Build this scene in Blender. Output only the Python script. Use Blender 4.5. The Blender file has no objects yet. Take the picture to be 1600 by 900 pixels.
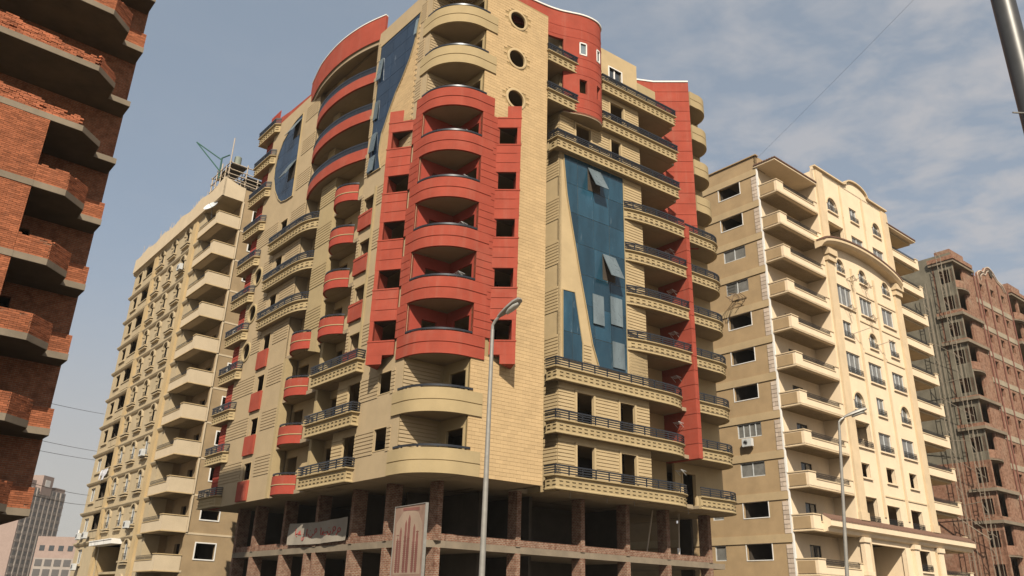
import bpy, bmesh, math, random
from mathutils import Vector, Matrix
random.seed(7)
R = math.radians
scene = bpy.context.scene
COL = scene.collection

# ------------------------------------------------------------------ camera, sky, sun, exposure
PITCH, ROLL = 0.3844674813, -0.0293511131
up = Vector((-math.sin(ROLL)*math.cos(PITCH), math.cos(ROLL)*math.cos(PITCH), -math.sin(PITCH)))
fh = Vector((0, 0, -1)) - up*(-up.z); fh.normalize()
rt = fh.cross(up)
cam = bpy.data.cameras.new('camera'); cam.sensor_width = 36.0; cam.lens = 1246.071/1600*36.0
cam.clip_start = 0.1; cam.clip_end = 5000
co = bpy.data.objects.new('camera', cam); COL.objects.link(co)
co.matrix_world = Matrix.Translation((0, 0, 1.6)) @ Matrix((rt, fh, up)).to_4x4()
scene.camera = co

SUN_EL = 41.0
world = bpy.data.worlds.new('World'); scene.world = world; world.use_nodes = True
nt = world.node_tree; nt.nodes.clear()
def wn(t, **k):
    n = nt.nodes.new(t)
    for a, b in k.items(): setattr(n, a, b)
    return n
out = wn('ShaderNodeOutputWorld'); bg = wn('ShaderNodeBackground')
sky = wn('ShaderNodeTexSky', sky_type='NISHITA', sun_disc=False)
sky.sun_elevation = R(SUN_EL); sky.sun_rotation = R(180); sky.altitude = 50
sky.air_density = 1.0; sky.dust_density = 1.6; sky.ozone_density = 1.6
tc = wn('ShaderNodeTexCoord')
# thin high cloud: project the view direction on a flat layer
sep = wn('ShaderNodeSeparateXYZ'); nt.links.new(tc.outputs['Generated'], sep.inputs[0])
mx = wn('ShaderNodeMath', operation='MAXIMUM'); nt.links.new(sep.outputs[2], mx.inputs[0]); mx.inputs[1].default_value = 0.06
dv = wn('ShaderNodeVectorMath', operation='DIVIDE'); cb = wn('ShaderNodeCombineXYZ')
for i in range(3): nt.links.new(mx.outputs[0], cb.inputs[i])
nt.links.new(tc.outputs['Generated'], dv.inputs[0]); nt.links.new(cb.outputs[0], dv.inputs[1])
mp = wn('ShaderNodeMapping'); mp.inputs['Scale'].default_value = (1.0, 1.15, 1.0); mp.inputs['Rotation'].default_value = (0, 0, R(-35)); nt.links.new(dv.outputs[0], mp.inputs[0])
n1 = wn('ShaderNodeTexNoise'); n1.inputs['Scale'].default_value = 5.6; n1.inputs['Detail'].default_value = 7; n1.inputs['Roughness'].default_value = .56
n1.inputs['Distortion'].default_value = .25
nt.links.new(mp.outputs[0], n1.inputs[0])
# more cloud towards the right-hand side of the view, clear sky to the left
r1 = wn('ShaderNodeMapRange'); r1.inputs[1].default_value = .40; r1.inputs[2].default_value = .64; r1.inputs[3].default_value = .10
r2 = wn('ShaderNodeMapRange'); r2.inputs[1].default_value = -.12; r2.inputs[2].default_value = .45; r2.inputs[3].default_value = .06; r2.interpolation_type = 'SMOOTHSTEP'
nt.links.new(n1.outputs[0], r1.inputs[0]); nt.links.new(sep.outputs[0], r2.inputs[0])
mu = wn('ShaderNodeMath', operation='MULTIPLY'); nt.links.new(r1.outputs[0], mu.inputs[0]); nt.links.new(r2.outputs[0], mu.inputs[1])
mu2 = wn('ShaderNodeMath', operation='MULTIPLY'); nt.links.new(mu.outputs[0], mu2.inputs[0]); mu2.inputs[1].default_value = .80
hs = wn('ShaderNodeHueSaturation'); hs.inputs['Saturation'].default_value = .66; hs.inputs['Value'].default_value = 1.0
nt.links.new(sky.outputs[0], hs.inputs['Color'])
ve = wn('ShaderNodeMapRange'); ve.inputs[1].default_value = .10; ve.inputs[2].default_value = .42; ve.interpolation_type = 'SMOOTHSTEP'; nt.links.new(sep.outputs[2], ve.inputs[0])
vc = wn('ShaderNodeMixRGB'); nt.links.new(ve.outputs[0], vc.inputs[0]); vc.inputs[1].default_value = (3.0, 2.86, 2.68, 1); vc.inputs[2].default_value = (1.85, 2.27, 2.72, 1)
vf = wn('ShaderNodeMapRange'); vf.inputs[3].default_value = .88; vf.inputs[4].default_value = .62; nt.links.new(ve.outputs[0], vf.inputs[0])
veil = wn('ShaderNodeMixRGB'); nt.links.new(vf.outputs[0], veil.inputs[0]); nt.links.new(hs.outputs[0], veil.inputs[1]); nt.links.new(vc.outputs[0], veil.inputs[2])
mixc = wn('ShaderNodeMixRGB'); nt.links.new(mu2.outputs[0], mixc.inputs[0]); nt.links.new(veil.outputs[0], mixc.inputs[1])
mixc.inputs[2].default_value = (3.3, 3.25, 3.35, 1)
nt.links.new(mixc.outputs[0], bg.inputs[0]); bg.inputs[1].default_value = 0.134
nt.links.new(bg.outputs[0], out.inputs[0])
sl = bpy.data.lights.new('sun', 'SUN'); sl.energy = 5.0; sl.angle = R(.55); sl.color = (1.0, .93, .80)
so = bpy.data.objects.new('sun', sl); COL.objects.link(so); so.rotation_euler = (R(90-SUN_EL), 0, 0); so.location = (0, -60, 80)
vs = scene.view_settings; vs.view_transform = 'Standard'; vs.look = 'None'; vs.exposure = 0.22; vs.gamma = 1.0; vs.use_curve_mapping = False
scene.cycles.max_bounces = 5; scene.cycles.diffuse_bounces = 1; scene.cycles.glossy_bounces = 3; scene.cycles.transmission_bounces = 3
scene.cycles.volume_bounces = 0; scene.cycles.caustics_reflective = False; scene.cycles.caustics_refractive = False

# ------------------------------------------------------------------ frames (building axes: a runs away left, b runs away right)
def azd(d): return Vector((math.sin(R(d)), math.cos(R(d))))
class Frame:
    def __init__(s, P, ua, va): s.P = Vector(P); s.u = azd(ua); s.v = azd(va)
    def lin(s, a, b, z): h = s.u*a + s.v*b; return Vector((h.x, h.y, z))
    def w(s, a, b, z): h = s.P + s.u*a + s.v*b; return Vector((h.x, h.y, z))
FM = Frame((-4.131425, 39.331696), -40.276592, 54.618637)
F3 = Frame((21.7, 57.93), -40.24, 50.95)
F2 = Frame((-27.11, 65.6), -40.16, 49.91)
F4 = Frame((47.0, 77.41), -39.65, 52.4)
F1 = Frame((-17.61, 30.7), -40.28, 49.41)
FX = Frame((0, 0), 90, 0)            # a = x, b = y

# ------------------------------------------------------------------ materials
MATS = {}
def nodes(name, rough=.8, metallic=0., spec=.3):
    m = bpy.data.materials.new(name); m.use_nodes = True; t = m.node_tree
    b = t.nodes['Principled BSDF']; b.inputs['Roughness'].default_value = rough; b.inputs['Metallic'].default_value = metallic
    b.inputs['Specular IOR Level'].default_value = spec
    MATS[name] = m
    return m, t, b
def N(t, ty, **k):
    n = t.nodes.new(ty)
    for a, b in k.items(): setattr(n, a, b)
    return n
def mixrgb(t, f, c1, c2, blend='MIX'):
    n = N(t, 'ShaderNodeMixRGB', blend_type=blend)
    for i, v in enumerate((f, c1, c2)):
        if isinstance(v, (int, float)): n.inputs[i].default_value = v
        elif isinstance(v, tuple): n.inputs[i].default_value = (*v, 1)
        else: t.links.new(v, n.inputs[i])
    return n.outputs[0]
def noise(t, vec, scale, detail=4, rough=.6, lo=.3, hi=.7):
    n = N(t, 'ShaderNodeTexNoise'); n.inputs['Scale'].default_value = scale; n.inputs['Detail'].default_value = detail; n.inputs['Roughness'].default_value = rough
    if vec is not None: t.links.new(vec, n.inputs[0])
    r = N(t, 'ShaderNodeMapRange'); r.inputs[1].default_value = lo; r.inputs[2].default_value = hi
    t.links.new(n.outputs[0], r.inputs[0]); return r.outputs[0]
def bump(t, b, h, strength=.3, dist=.01):
    n = N(t, 'ShaderNodeBump'); n.inputs['Strength'].default_value = strength; n.inputs['Distance'].default_value = dist
    t.links.new(h, n.inputs['Height']); t.links.new(n.outputs[0], b.inputs['Normal'])
def stretch(t, pos, s):
    m = N(t, 'ShaderNodeMapping'); m.inputs['Scale'].default_value = s; t.links.new(pos, m.inputs[0]); return m.outputs[0]
def plaster(name, col, var=.16, stain=.22, streak=.18, rough=.88, dirt=(.30, .24, .17), island=0.):
    m, t, b = nodes(name, rough, spec=.15)
    g = N(t, 'ShaderNodeNewGeometry'); p = g.outputs['Position']
    dk = tuple(c*(1-var) for c in col); lt = tuple(min(1, c*(1+var*.5)) for c in col)
    c = mixrgb(t, noise(t, p, .9, 5), dk, lt)
    c = mixrgb(t, noise(t, p, 9, 3, .6, .35, .75), c, mixrgb(t, .5, c, (1, 1, 1), 'MULTIPLY'))
    st = noise(t, stretch(t, p, (2.6, 2.6, .16)), 1.0, 5, .65, .52, .80)       # rain streaks run down the wall
    ms = N(t, 'ShaderNodeMath', operation='MULTIPLY'); t.links.new(st, ms.inputs[0]); ms.inputs[1].default_value = streak
    c = mixrgb(t, ms.outputs[0], c, dirt)
    bl = noise(t, p, .35, 6, .7, .55, .85)
    mb = N(t, 'ShaderNodeMath', operation='MULTIPLY'); t.links.new(bl, mb.inputs[0]); mb.inputs[1].default_value = stain
    c = mixrgb(t, mb.outputs[0], c, dirt)
    if island:
        rr = N(t, 'ShaderNodeMapRange'); rr.inputs[3].default_value = 1-island; rr.inputs[4].default_value = 1+island*.6
        t.links.new(g.outputs['Random Per Island'], rr.inputs[0])
        vm = N(t, 'ShaderNodeVectorMath', operation='SCALE'); t.links.new(c, vm.inputs[0]); t.links.new(rr.outputs[0], vm.inputs['Scale']); c = vm.outputs[0]
    t.links.new(c, b.inputs['Base Color'])
    bump(t, b, noise(t, p, 28, 4, .7, 0, 1), .35, .012)
    return m
def wallcoord(t, fr):
    """(distance along the wall, height) whichever of the two grid directions the wall faces"""
    g = N(t, 'ShaderNodeNewGeometry'); p = g.outputs['Position']
    def dot(v, d):
        n = N(t, 'ShaderNodeVectorMath', operation='DOT_PRODUCT'); t.links.new(v, n.inputs[0]); n.inputs[1].default_value = (d.x, d.y, 0); return n.outputs['Value']
    ab = []
    for d in (fr.u, fr.v):
        a = N(t, 'ShaderNodeMath', operation='ABSOLUTE'); t.links.new(dot(g.outputs['True Normal'], d), a.inputs[0]); ab.append(a.outputs[0])
    gt = N(t, 'ShaderNodeMath', operation='GREATER_THAN'); t.links.new(ab[0], gt.inputs[0]); t.links.new(ab[1], gt.inputs[1])
    mx = N(t, 'ShaderNodeMix'); t.links.new(gt.outputs[0], mx.inputs[0]); t.links.new(dot(p, fr.u), mx.inputs[2]); t.links.new(dot(p, fr.v), mx.inputs[3])
    s = N(t, 'ShaderNodeSeparateXYZ'); t.links.new(p, s.inputs[0]); c = N(t, 'ShaderNodeCombineXYZ')
    t.links.new(mx.outputs[0], c.inputs[0]); t.links.new(s.outputs[2], c.inputs[1]); return c.outputs[0], p
def brickmat(name, fr, c1, c2, mortar, bw=.25, bh=.078, ms=.012, grey=.25, dark=.35):
    m, t, b = nodes(name, .9, spec=.1)
    v, p = wallcoord(t, fr)
    br = N(t, 'ShaderNodeTexBrick'); t.links.new(v, br.inputs[0])
    br.inputs['Scale'].default_value = 1; br.inputs['Brick Width'].default_value = bw; br.inputs['Row Height'].default_value = bh
    br.inputs['Mortar Size'].default_value = ms; br.inputs['Mortar Smooth'].default_value = .15; br.inputs['Bias'].default_value = -.1
    br.inputs['Color1'].default_value = (*c1, 1); br.inputs['Color2'].default_value = (*c2, 1); br.inputs['Mortar'].default_value = (*mortar, 1)
    c = mixrgb(t, noise(t, p, 3.5, 4, .65, .42, .78), br.outputs['Color'], tuple(x*dark for x in c1))
    gm = noise(t, p, .8, 5, .7, .52, .75)
    mm = N(t, 'ShaderNodeMath', operation='MULTIPLY'); t.links.new(gm, mm.inputs[0]); mm.inputs[1].default_value = grey
    c = mixrgb(t, mm.outputs[0], c, mortar)
    t.links.new(c, b.inputs['Base Color'])
    iv = N(t, 'ShaderNodeMath', operation='SUBTRACT'); iv.inputs[0].default_value = 1; t.links.new(br.outputs['Fac'], iv.inputs[1])
    bump(t, b, iv.outputs[0], .8, .02)
    return m
def plain(name, col, rough=.5, metallic=0., spec=.4, var=.15, scale=6.):
    m, t, b = nodes(name, rough, metallic, spec)
    g = N(t, 'ShaderNodeNewGeometry')
    c = mixrgb(t, noise(t, g.outputs['Position'], scale, 4), tuple(x*(1-var) for x in col), tuple(min(1, x*(1+var*.4)) for x in col))
    t.links.new(c, b.inputs['Base Color']); return m
TAN = plaster('tan_plaster', (.43, .32, .19), .08, .14, .12)
CREAM = plaster('beige_plaster', (.40, .30, .16), .10, .12, .12)
CREAMW = plaster('cream_plaster', (.50, .37, .205), .10, .12, .12)
STONE = plaster('yellow_stone', (.53, .365, .19), .08, .08, .05, island=.07)
STONEB = plaster('stone_backing', (.36, .25, .12), .12, .1, .06)
RED = plaster('red_paint', (.335, .066, .040), .16, .35, .32, dirt=(.36, .17, .12))
REDD = plaster('deep_red_paint', (.36, .062, .04), .14, .2, .2, dirt=(.28, .1, .07))
SOFF = plaster('soffit_plaster', (.33, .25, .16), .12, .12, .05)
GREYC = plaster('raw_concrete', (.24, .19, .135), .22, .35, .3, dirt=(.15, .13, .10))
DARKC = plaster('dark_interior', (.075, .06, .045), .2, .2, .2, dirt=(.05, .04, .03))  # concrete of the interiors; also the painted darkness inside window openings
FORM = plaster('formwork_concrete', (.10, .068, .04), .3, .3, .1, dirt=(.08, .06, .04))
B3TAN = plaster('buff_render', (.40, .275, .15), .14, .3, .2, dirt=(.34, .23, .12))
B3BAND = plaster('pale_band_render', (.46, .335, .19), .12, .2, .2)
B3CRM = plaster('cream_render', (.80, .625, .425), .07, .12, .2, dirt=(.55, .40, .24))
B3ORG = plaster('ochre_render', (.66, .50, .315), .1, .15, .2)
B2CRM = plaster('grey_cream_render', (.46, .36, .225), .12, .2, .22)
B2LIT = plaster('pale_cream_render', (.58, .46, .31), .08, .15, .2, dirt=(.5, .36, .22))
B2ORG = plaster('orange_render', (.50, .36, .19), .12, .15, .2)
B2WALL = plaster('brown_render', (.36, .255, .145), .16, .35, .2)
WHITE = plaster('white_trim', (.78, .74, .68), .06, .1, .1)
QUOIN = plaster('pink_stone', (.58, .46, .36), .15, .1, .1, island=.2)
BRICK1 = brickmat('orange_brick', F1, (.33, .115, .055), (.23, .075, .038), (.30, .19, .12))
BRICKG = plaster('clay_brick', (.35, .118, .055), .25, .25, .1, dirt=(.22, .12, .08), island=.30)
BRICK4 = brickmat('weathered_brick', F4, (.34, .155, .095), (.27, .115, .07), (.36, .265, .185), grey=.75)
BRICKP = brickmat('pier_brick', FM, (.27, .095, .055), (.19, .062, .036), (.29, .21, .15), .22, .09, .028, grey=.35)
RAW4 = plaster('grey_render_wall', (.19, .165, .12), .3, .5, .4, dirt=(.13, .115, .09))
RAIL = plain('navy_railing', (.028, .030, .036), .35, .2, .5)
IRON = plain('black_iron', (.03, .028, .026), .5, .3)
ALU = plain('white_aluminium', (.62, .62, .60), .4, .1)
GALV = plain('grey_steel', (.30, .28, .245), .5, .25)
SCAF = plain('rusty_scaffold', (.27, .215, .155), .75)
WOOD = plain('scaffold_timber', (.50, .40, .29), .8)
POLEM = plain('dark_steel', (.10, .095, .088), .42, .6)
DARKGLASS = plain('dark_glass', (.05, .055, .06), .08, 0, .6)
def glassmat(name, col, rough=.12, spec=.55):
    m, t, b = nodes(name, rough, 0, spec)
    g = N(t, 'ShaderNodeNewGeometry'); p = g.outputs['Position']
    c = mixrgb(t, noise(t, stretch(t, p, (1.2, 1.2, .35)), 1.0, 5, .65, .35, .75), tuple(x*.75 for x in col), tuple(x*1.3 for x in col))
    c = mixrgb(t, noise(t, stretch(t, p, (5, 5, .6)), 1.0, 4, .7, .64, .9), c, (.30, .34, .36))
    oi = N(t, 'ShaderNodeObjectInfo'); orr = N(t, 'ShaderNodeMapRange'); orr.inputs[3].default_value = .7; orr.inputs[4].default_value = 1.35; t.links.new(oi.outputs['Random'], orr.inputs[0])
    vm = N(t, 'ShaderNodeVectorMath', operation='SCALE'); t.links.new(c, vm.inputs[0]); t.links.new(orr.outputs[0], vm.inputs['Scale']); c = vm.outputs[0]
    t.links.new(c, b.inputs['Base Color'])
    rr = N(t, 'ShaderNodeMapRange'); rr.inputs[3].default_value = rough*.6; rr.inputs[4].default_value = rough*2.2
    t.links.new(noise(t, p, 2.2, 4), rr.inputs[0]); t.links.new(rr.outputs[0], b.inputs['Roughness'])
    bump(t, b, noise(t, p, 1.4, 2, .5, 0, 1), .05, .03)
    return m
BLUE = glassmat('blue_glass', (.018, .052, .078), .07)
BLUED = glassmat('navy_glass', (.012, .024, .045), .08)
BLUEL = glassmat('grey_blue_glass', (.13, .16, .17), .25)

# ------------------------------------------------------------------ mesh builder in frame coordinates
WL = {}
class MB:
    def __init__(s, fr=FM, at=(0, 0, 0)): s.fr = fr; s.at = at; s.v = []; s.f = []
    def add(s, vs, fs):
        k = len(s.v); s.m = getattr(s, 'm', []); s.m.append((k, len(s.f), len(vs), len(fs))); s.v += vs; s.f += [tuple(i+k for i in f) for f in fs]; return s
    def box(s, a0, a1, b0, b1, z0, z1):
        return s.add([(a, b, z) for z in (z0, z1) for b in (b0, b1) for a in (a0, a1)],
                     [(0, 1, 3, 2), (4, 6, 7, 5), (0, 4, 5, 1), (2, 3, 7, 6), (0, 2, 6, 4), (1, 5, 7, 3)])
    def prism(s, poly, z0, z1):
        n = len(poly)
        return s.add([(a, b, z0) for a, b in poly]+[(a, b, z1) for a, b in poly],
                     [tuple(range(n)), tuple(range(2*n-1, n-1, -1))]+[(i, (i+1) % n, n+(i+1) % n, n+i) for i in range(n)])
    def plate(s, axis, c, poly, t):
        """poly in (h, z) on the plane axis=c, thickness t going inward"""
        n = len(poly)
        q = (lambda h, z, d: (c+d, h, z)) if axis == 'a' else (lambda h, z, d: (h, c+d, z))
        return s.add([q(h, z, 0) for h, z in poly]+[q(h, z, t) for h, z in poly],
                     [tuple(range(n)), tuple(range(2*n-1, n-1, -1))]+[(i, (i+1) % n, n+(i+1) % n, n+i) for i in range(n)])
    def sweep(s, path, prof, closed=False):
        P = offs(path, closed); m = len(prof); vs = []
        for (p, nn) in P:
            for o, z in prof: vs.append((p[0]+nn[0]*o, p[1]+nn[1]*o, z))
        fs = []; k = len(P)
        for i in range(k if closed else k-1):
            j = (i+1) % k
            for q in range(m): fs.append((i*m+q, i*m+(q+1) % m, j*m+(q+1) % m, j*m+q))
        if not closed: fs += [tuple(range(m)), tuple((k-1)*m+q for q in range(m-1, -1, -1))]
        return s.add(vs, fs)
    def bar(s, p, q, r, n=6):
        p, q = Vector(p), Vector(q); d = (q-p).normalized(); e = d.orthogonal().normalized(); g = d.cross(e)
        vs = []
        for c in (p, q):
            for i in range(n): x = c+e*(r*math.cos(2*math.pi*i/n))+g*(r*math.sin(2*math.pi*i/n)); vs.append(tuple(x))
        return s.add(vs, [tuple(range(n)), tuple(range(2*n-1, n-1, -1))]+[(i, (i+1) % n, n+(i+1) % n, n+i) for i in range(n)])
    def mesh(s, name, mat, smooth=True):
        me = bpy.data.meshes.new(name); A = s.at
        me.from_pydata([s.fr.lin(a-A[0], b-A[1], z-A[2]) for a, b, z in s.v], [], s.f)
        bm = bmesh.new(); bm.from_mesh(me); bmesh.ops.recalc_face_normals(bm, faces=bm.faces); bm.to_mesh(me); bm.free()
        if smooth:
            me.polygons.foreach_set('use_smooth', [True]*len(me.polygons)); me.set_sharp_from_angle(angle=R(32))
        me.materials.append(mat); return me
    def objs(s, name, mat, parent=None, smooth=False, **k):
        res = []
        for v0, f0, nv, nf in s.m:                                    # every piece an object of its own
            vv = s.v[v0:v0+nv]; at = tuple(sum(p[i] for p in vv)/nv for i in (0, 1))+(min(p[2] for p in vv),)
            m2 = MB(s.fr, at); m2.v = vv; m2.f = [tuple(i-v0 for i in f) for f in s.f[f0:f0+nf]]
            res.append(put(m2.mesh(name, mat, smooth), name, s.fr, at, parent, **k))
        return res
    def obj(s, name, mat, parent=None, smooth=True, **k): return put(s.mesh(name, mat, smooth), name, s.fr, s.at, parent, **k)
def put(me, name, fr, at, parent=None, label=None, cat=None, group=None, kind=None):
    o = bpy.data.objects.new(name, me); COL.objects.link(o); w = fr.w(*at); WL[o.name] = w
    if parent is not None: o.parent = parent; o.location = w-WL[parent.name]
    else: o.location = w
    tag(o, label, cat, group, kind); return o
def tag(o, label=None, cat=None, group=None, kind=None):
    for k, v in (('label', label), ('category', cat), ('group', group), ('kind', kind)):
        if v: o[k] = v
    return o
def thing(name, fr, at, label, cat, group=None): return put(None, name, fr, at, None, label, cat, group)
def offs(path, closed=False):
    out = []; n = len(path)
    for i, p in enumerate(path):
        ds = []
        for j in ((i-1, i), (i, i+1)):
            if closed or (j[0] >= 0 and j[1] < n):
                A, B = path[j[0] % n], path[j[1] % n]; dx, dy = B[0]-A[0], B[1]-A[1]; l = math.hypot(dx, dy)
                if l > 1e-9: ds.append((-dy/l, dx/l))
        mx, my = sum(d[0] for d in ds)/len(ds), sum(d[1] for d in ds)/len(ds); l2 = mx*mx+my*my
        out.append((p, (mx/l2, my/l2) if l2 > .1 else (mx, my)))
    return out
def off(path, o): return [(p[0]+n[0]*o, p[1]+n[1]*o) for p, n in offs(path)]
def arc(c, r, t0, t1, n): return [(c[0]+r*math.cos(R(t0+(t1-t0)*i/n)), c[1]+r*math.sin(R(t0+(t1-t0)*i/n))) for i in range(n+1)]
def smoothpath(pts, n=4):
    out = []; k = len(pts)
    for i in range(k-1):
        p0, p1, p2, p3 = pts[max(i-1, 0)], pts[i], pts[i+1], pts[min(i+2, k-1)]
        for j in range(n):
            t = j/n
            out.append(tuple(.5*((2*p1[d])+(-p0[d]+p2[d])*t+(2*p0[d]-5*p1[d]+4*p2[d]-p3[d])*t*t+(-p0[d]+3*p1[d]-3*p2[d]+p3[d])*t**3) for d in (0, 1)))
    return out+[pts[-1]]
def along(path, step, start=None):
    """points and directions spaced evenly along a path"""
    L = [math.dist(path[i], path[i+1]) for i in range(len(path)-1)]; tot = sum(L); n = max(1, int(tot/step)); st = (tot-step*(n-1))/2 if start is None else start
    out = []
    for k in range(n):
        d = st+k*step
        for i, l in enumerate(L):
            if d <= l+1e-9:
                t = d/l; A, B = path[i], path[i+1]; out.append(((A[0]+(B[0]-A[0])*t, A[1]+(B[1]-A[1])*t), ((B[0]-A[0])/l, (B[1]-A[1])/l))); break
            d -= l
    return out
def sub(r0, r1, cuts):
    segs = [(r0, r1)]
    for c0, c1 in cuts:
        ns = []
        for x0, x1 in segs:
            if c1 <= x0 or c0 >= x1: ns.append((x0, x1)); continue
            if c0 > x0: ns.append((x0, c0))
            if c1 < x1: ns.append((c1, x1))
        segs = ns
    return [s for s in segs if s[1]-s[0] > .02]
def wall(mb, axis, c, r0, r1, z0, z1, holes=(), t=.25, circ=()):
    """wall plane with rectangular (h0,h1,z0,z1) and round (h,z,r) openings and their reveals"""
    q = (lambda h, z, d: (c+d, h, z)) if axis == 'a' else (lambda h, z, d: (h, c+d, z))
    sq = [(h-r*1.15, h+r*1.15, z-r*1.15, z+r*1.15) for h, z, r in circ]
    allh = [h for h in list(holes)+sq if h[0] < r1 and h[1] > r0]
    zs = sorted({z0, z1, *[min(max(h[2], z0), z1) for h in allh], *[min(max(h[3], z0), z1) for h in allh]})
    for i in range(len(zs)-1):
        za, zb = zs[i], zs[i+1]; zm = (za+zb)/2
        for x0, x1 in sub(r0, r1, [(h[0], h[1]) for h in allh if h[2] < zm < h[3]]):
            mb.add([q(x0, za, 0), q(x1, za, 0), q(x1, zb, 0), q(x0, zb, 0)], [(0, 1, 2, 3)])
    for h in holes:
        P = [(h[0], h[2]), (h[1], h[2]), (h[1], h[3]), (h[0], h[3])]
        for i in range(4):
            A, B = P[i], P[(i+1) % 4]; mb.add([q(*A, 0), q(*B, 0), q(*B, t), q(*A, t)], [(0, 1, 2, 3)])
    for (hc, zc, r), s in zip(circ, sq):
        n = 32; ci = [(hc+r*math.cos(2*math.pi*i/n), zc+r*math.sin(2*math.pi*i/n)) for i in range(n)]
        k = r*1.15; so_ = []
        for i in range(n):
            x, y = math.cos(2*math.pi*i/n), math.sin(2*math.pi*i/n); m = max(abs(x), abs(y)); so_.append((hc+k*x/m, zc+k*y/m))
        for i in range(n):
            j = (i+1) % n
            mb.add([q(*ci[i], 0), q(*ci[j], 0), q(*so_[j], 0), q(*so_[i], 0)], [(0, 1, 2, 3)])
            mb.add([q(*ci[i], 0), q(*ci[j], 0), q(*ci[j], t), q(*ci[i], t)], [(0, 1, 2, 3)])
    P = [(r0, z0), (r1, z0), (r1, z1), (r0, z1)]
    for i in range(4):
        A, B = P[i], P[(i+1) % 4]; mb.add([q(*A, 0), q(*B, 0), q(*B, t), q(*A, t)], [(0, 1, 2, 3)])
    return mb
def frame_ring(mb, axis, c, h0, h1, z0, z1, w, d0, d1):
    """rectangular surround, width w, from depth d0 to d1"""
    def bx(x0, x1, y0, y1):
        if axis == 'a': mb.box(c+d0, c+d1, x0, x1, y0, y1)
        else: mb.box(x0, x1, c+d0, c+d1, y0, y1)
    bx(h0-w, h0, z0-w, z1+w); bx(h1, h1+w, z0-w, z1+w); bx(h0, h1, z1, z1+w); bx(h0, h1, z0-w, z0)
    return mb
def strips(mb, axis, c, r0, r1, zb, zt, holes=(), step=.205, hgt=.155, d=.035):
    z = zb
    while z+hgt <= zt+.01:
        for x0, x1 in sub(r0, r1, [(h[0]-.02, h[1]+.02) for h in holes if h[2] < z+hgt and h[3] > z]):
            if axis == 'a': mb.box(c-d, c+.01, x0, x1, z, z+hgt)
            else: mb.box(x0, x1, c-d, c+.01, z, z+hgt)
        z += step
    return mb
def clip(poly, h0, h1, z0, z1):
    for ax, lim, sg in ((0, h0, 1), (0, h1, -1), (1, z0, 1), (1, z1, -1)):
        o = []
        for i in range(len(poly)):
            A, B = poly[i-1], poly[i]; fa, fb = (A[ax]-lim)*sg, (B[ax]-lim)*sg
            if (fa >= 0) != (fb >= 0):
                t = fa/(fa-fb); o.append((A[0]+(B[0]-A[0])*t, A[1]+(B[1]-A[1])*t))
            if fb >= 0: o.append(B)
        poly = o
        if len(poly) < 3: return []
    return poly
def parea(p): return abs(sum(p[i-1][0]*p[i][1]-p[i][0]*p[i-1][1] for i in range(len(p))))/2
def rail(mb, path, z0, z1, n=4, post=1.1, r=.028):
    for i in range(n):
        z = z0+(z1-z0)*(i+1)/n; k = r*(1.5 if i == n-1 else 1)
        mb.sweep(path, [(-k, z-2*k), (k, z-2*k), (k, z), (-k, z)])
    for (p, d) in along(path, post): mb.box(p[0]-r, p[0]+r, p[1]-r, p[1]+r, z0, z1-.01)
    return mb

# ------------------------------------------------------------------ the setting: ground, road, pavements
def sheet(name, poly, z, mat, kind='structure', t=.12):
    mb = MB(FX, (poly[0][0], poly[0][1], z)); mb.prism(poly, z-t, z); return mb.obj(name, mat, None, False, kind=kind)
EARTH = plaster('dusty_ground', (.20, .155, .105), .25, .3, 0.)
ASPH = plaster('asphalt', (.06, .057, .053), .25, .3, 0., dirt=(.14, .11, .08))
PAVE = plaster('pavement_concrete', (.20, .175, .14), .2, .3, 0.)
LINEP = plaster('road_paint', (.72, .70, .64), .1, .3, 0.)
sheet('ground', [(-900, -400), (900, -400), (900, 1300), (-900, 1300)], 0, EARTH, t=1)
def xy(fr, pts): return [tuple(fr.w(a, b, 0).xy) for a, b in pts]
sheet('road', xy(FM, [(-15, -120), (-4.5, -120), (-4.5, 260), (-15, 260)]), .008, ASPH, t=.006)
sheet('road_branch', xy(FM, [(-4.5, -15), (260, -15), (260, -4.5), (-4.5, -4.5)]), .004, ASPH, t=.003)
sheet('pavement', xy(FM, [(-4.2, -2.6), (-2.6, -4.2), (120, -4.2), (120, 22), (29, 22), (29, 120), (-4.2, 120)]), .13, PAVE, t=.129)
for k in range(24): sheet('lane_marking', xy(FM, [(-9.82, -60+k*9), (-9.67, -60+k*9), (-9.67, -57+k*9), (-9.82, -57+k*9)]), .013, LINEP, t=.004)

# ------------------------------------------------------------------ main tower
H = 3.1
def S(l): return 7.846+H*l
MT = thing('apartment_tower', FM, (3, 3, 0), 'tall beige and red apartment tower with round corner balconies and blue glass', 'building')
def part(mb, name, mat, parent=None, **k): return mb.obj(name, mat, parent or MT, **k)
LV = range(0, 11)

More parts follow.
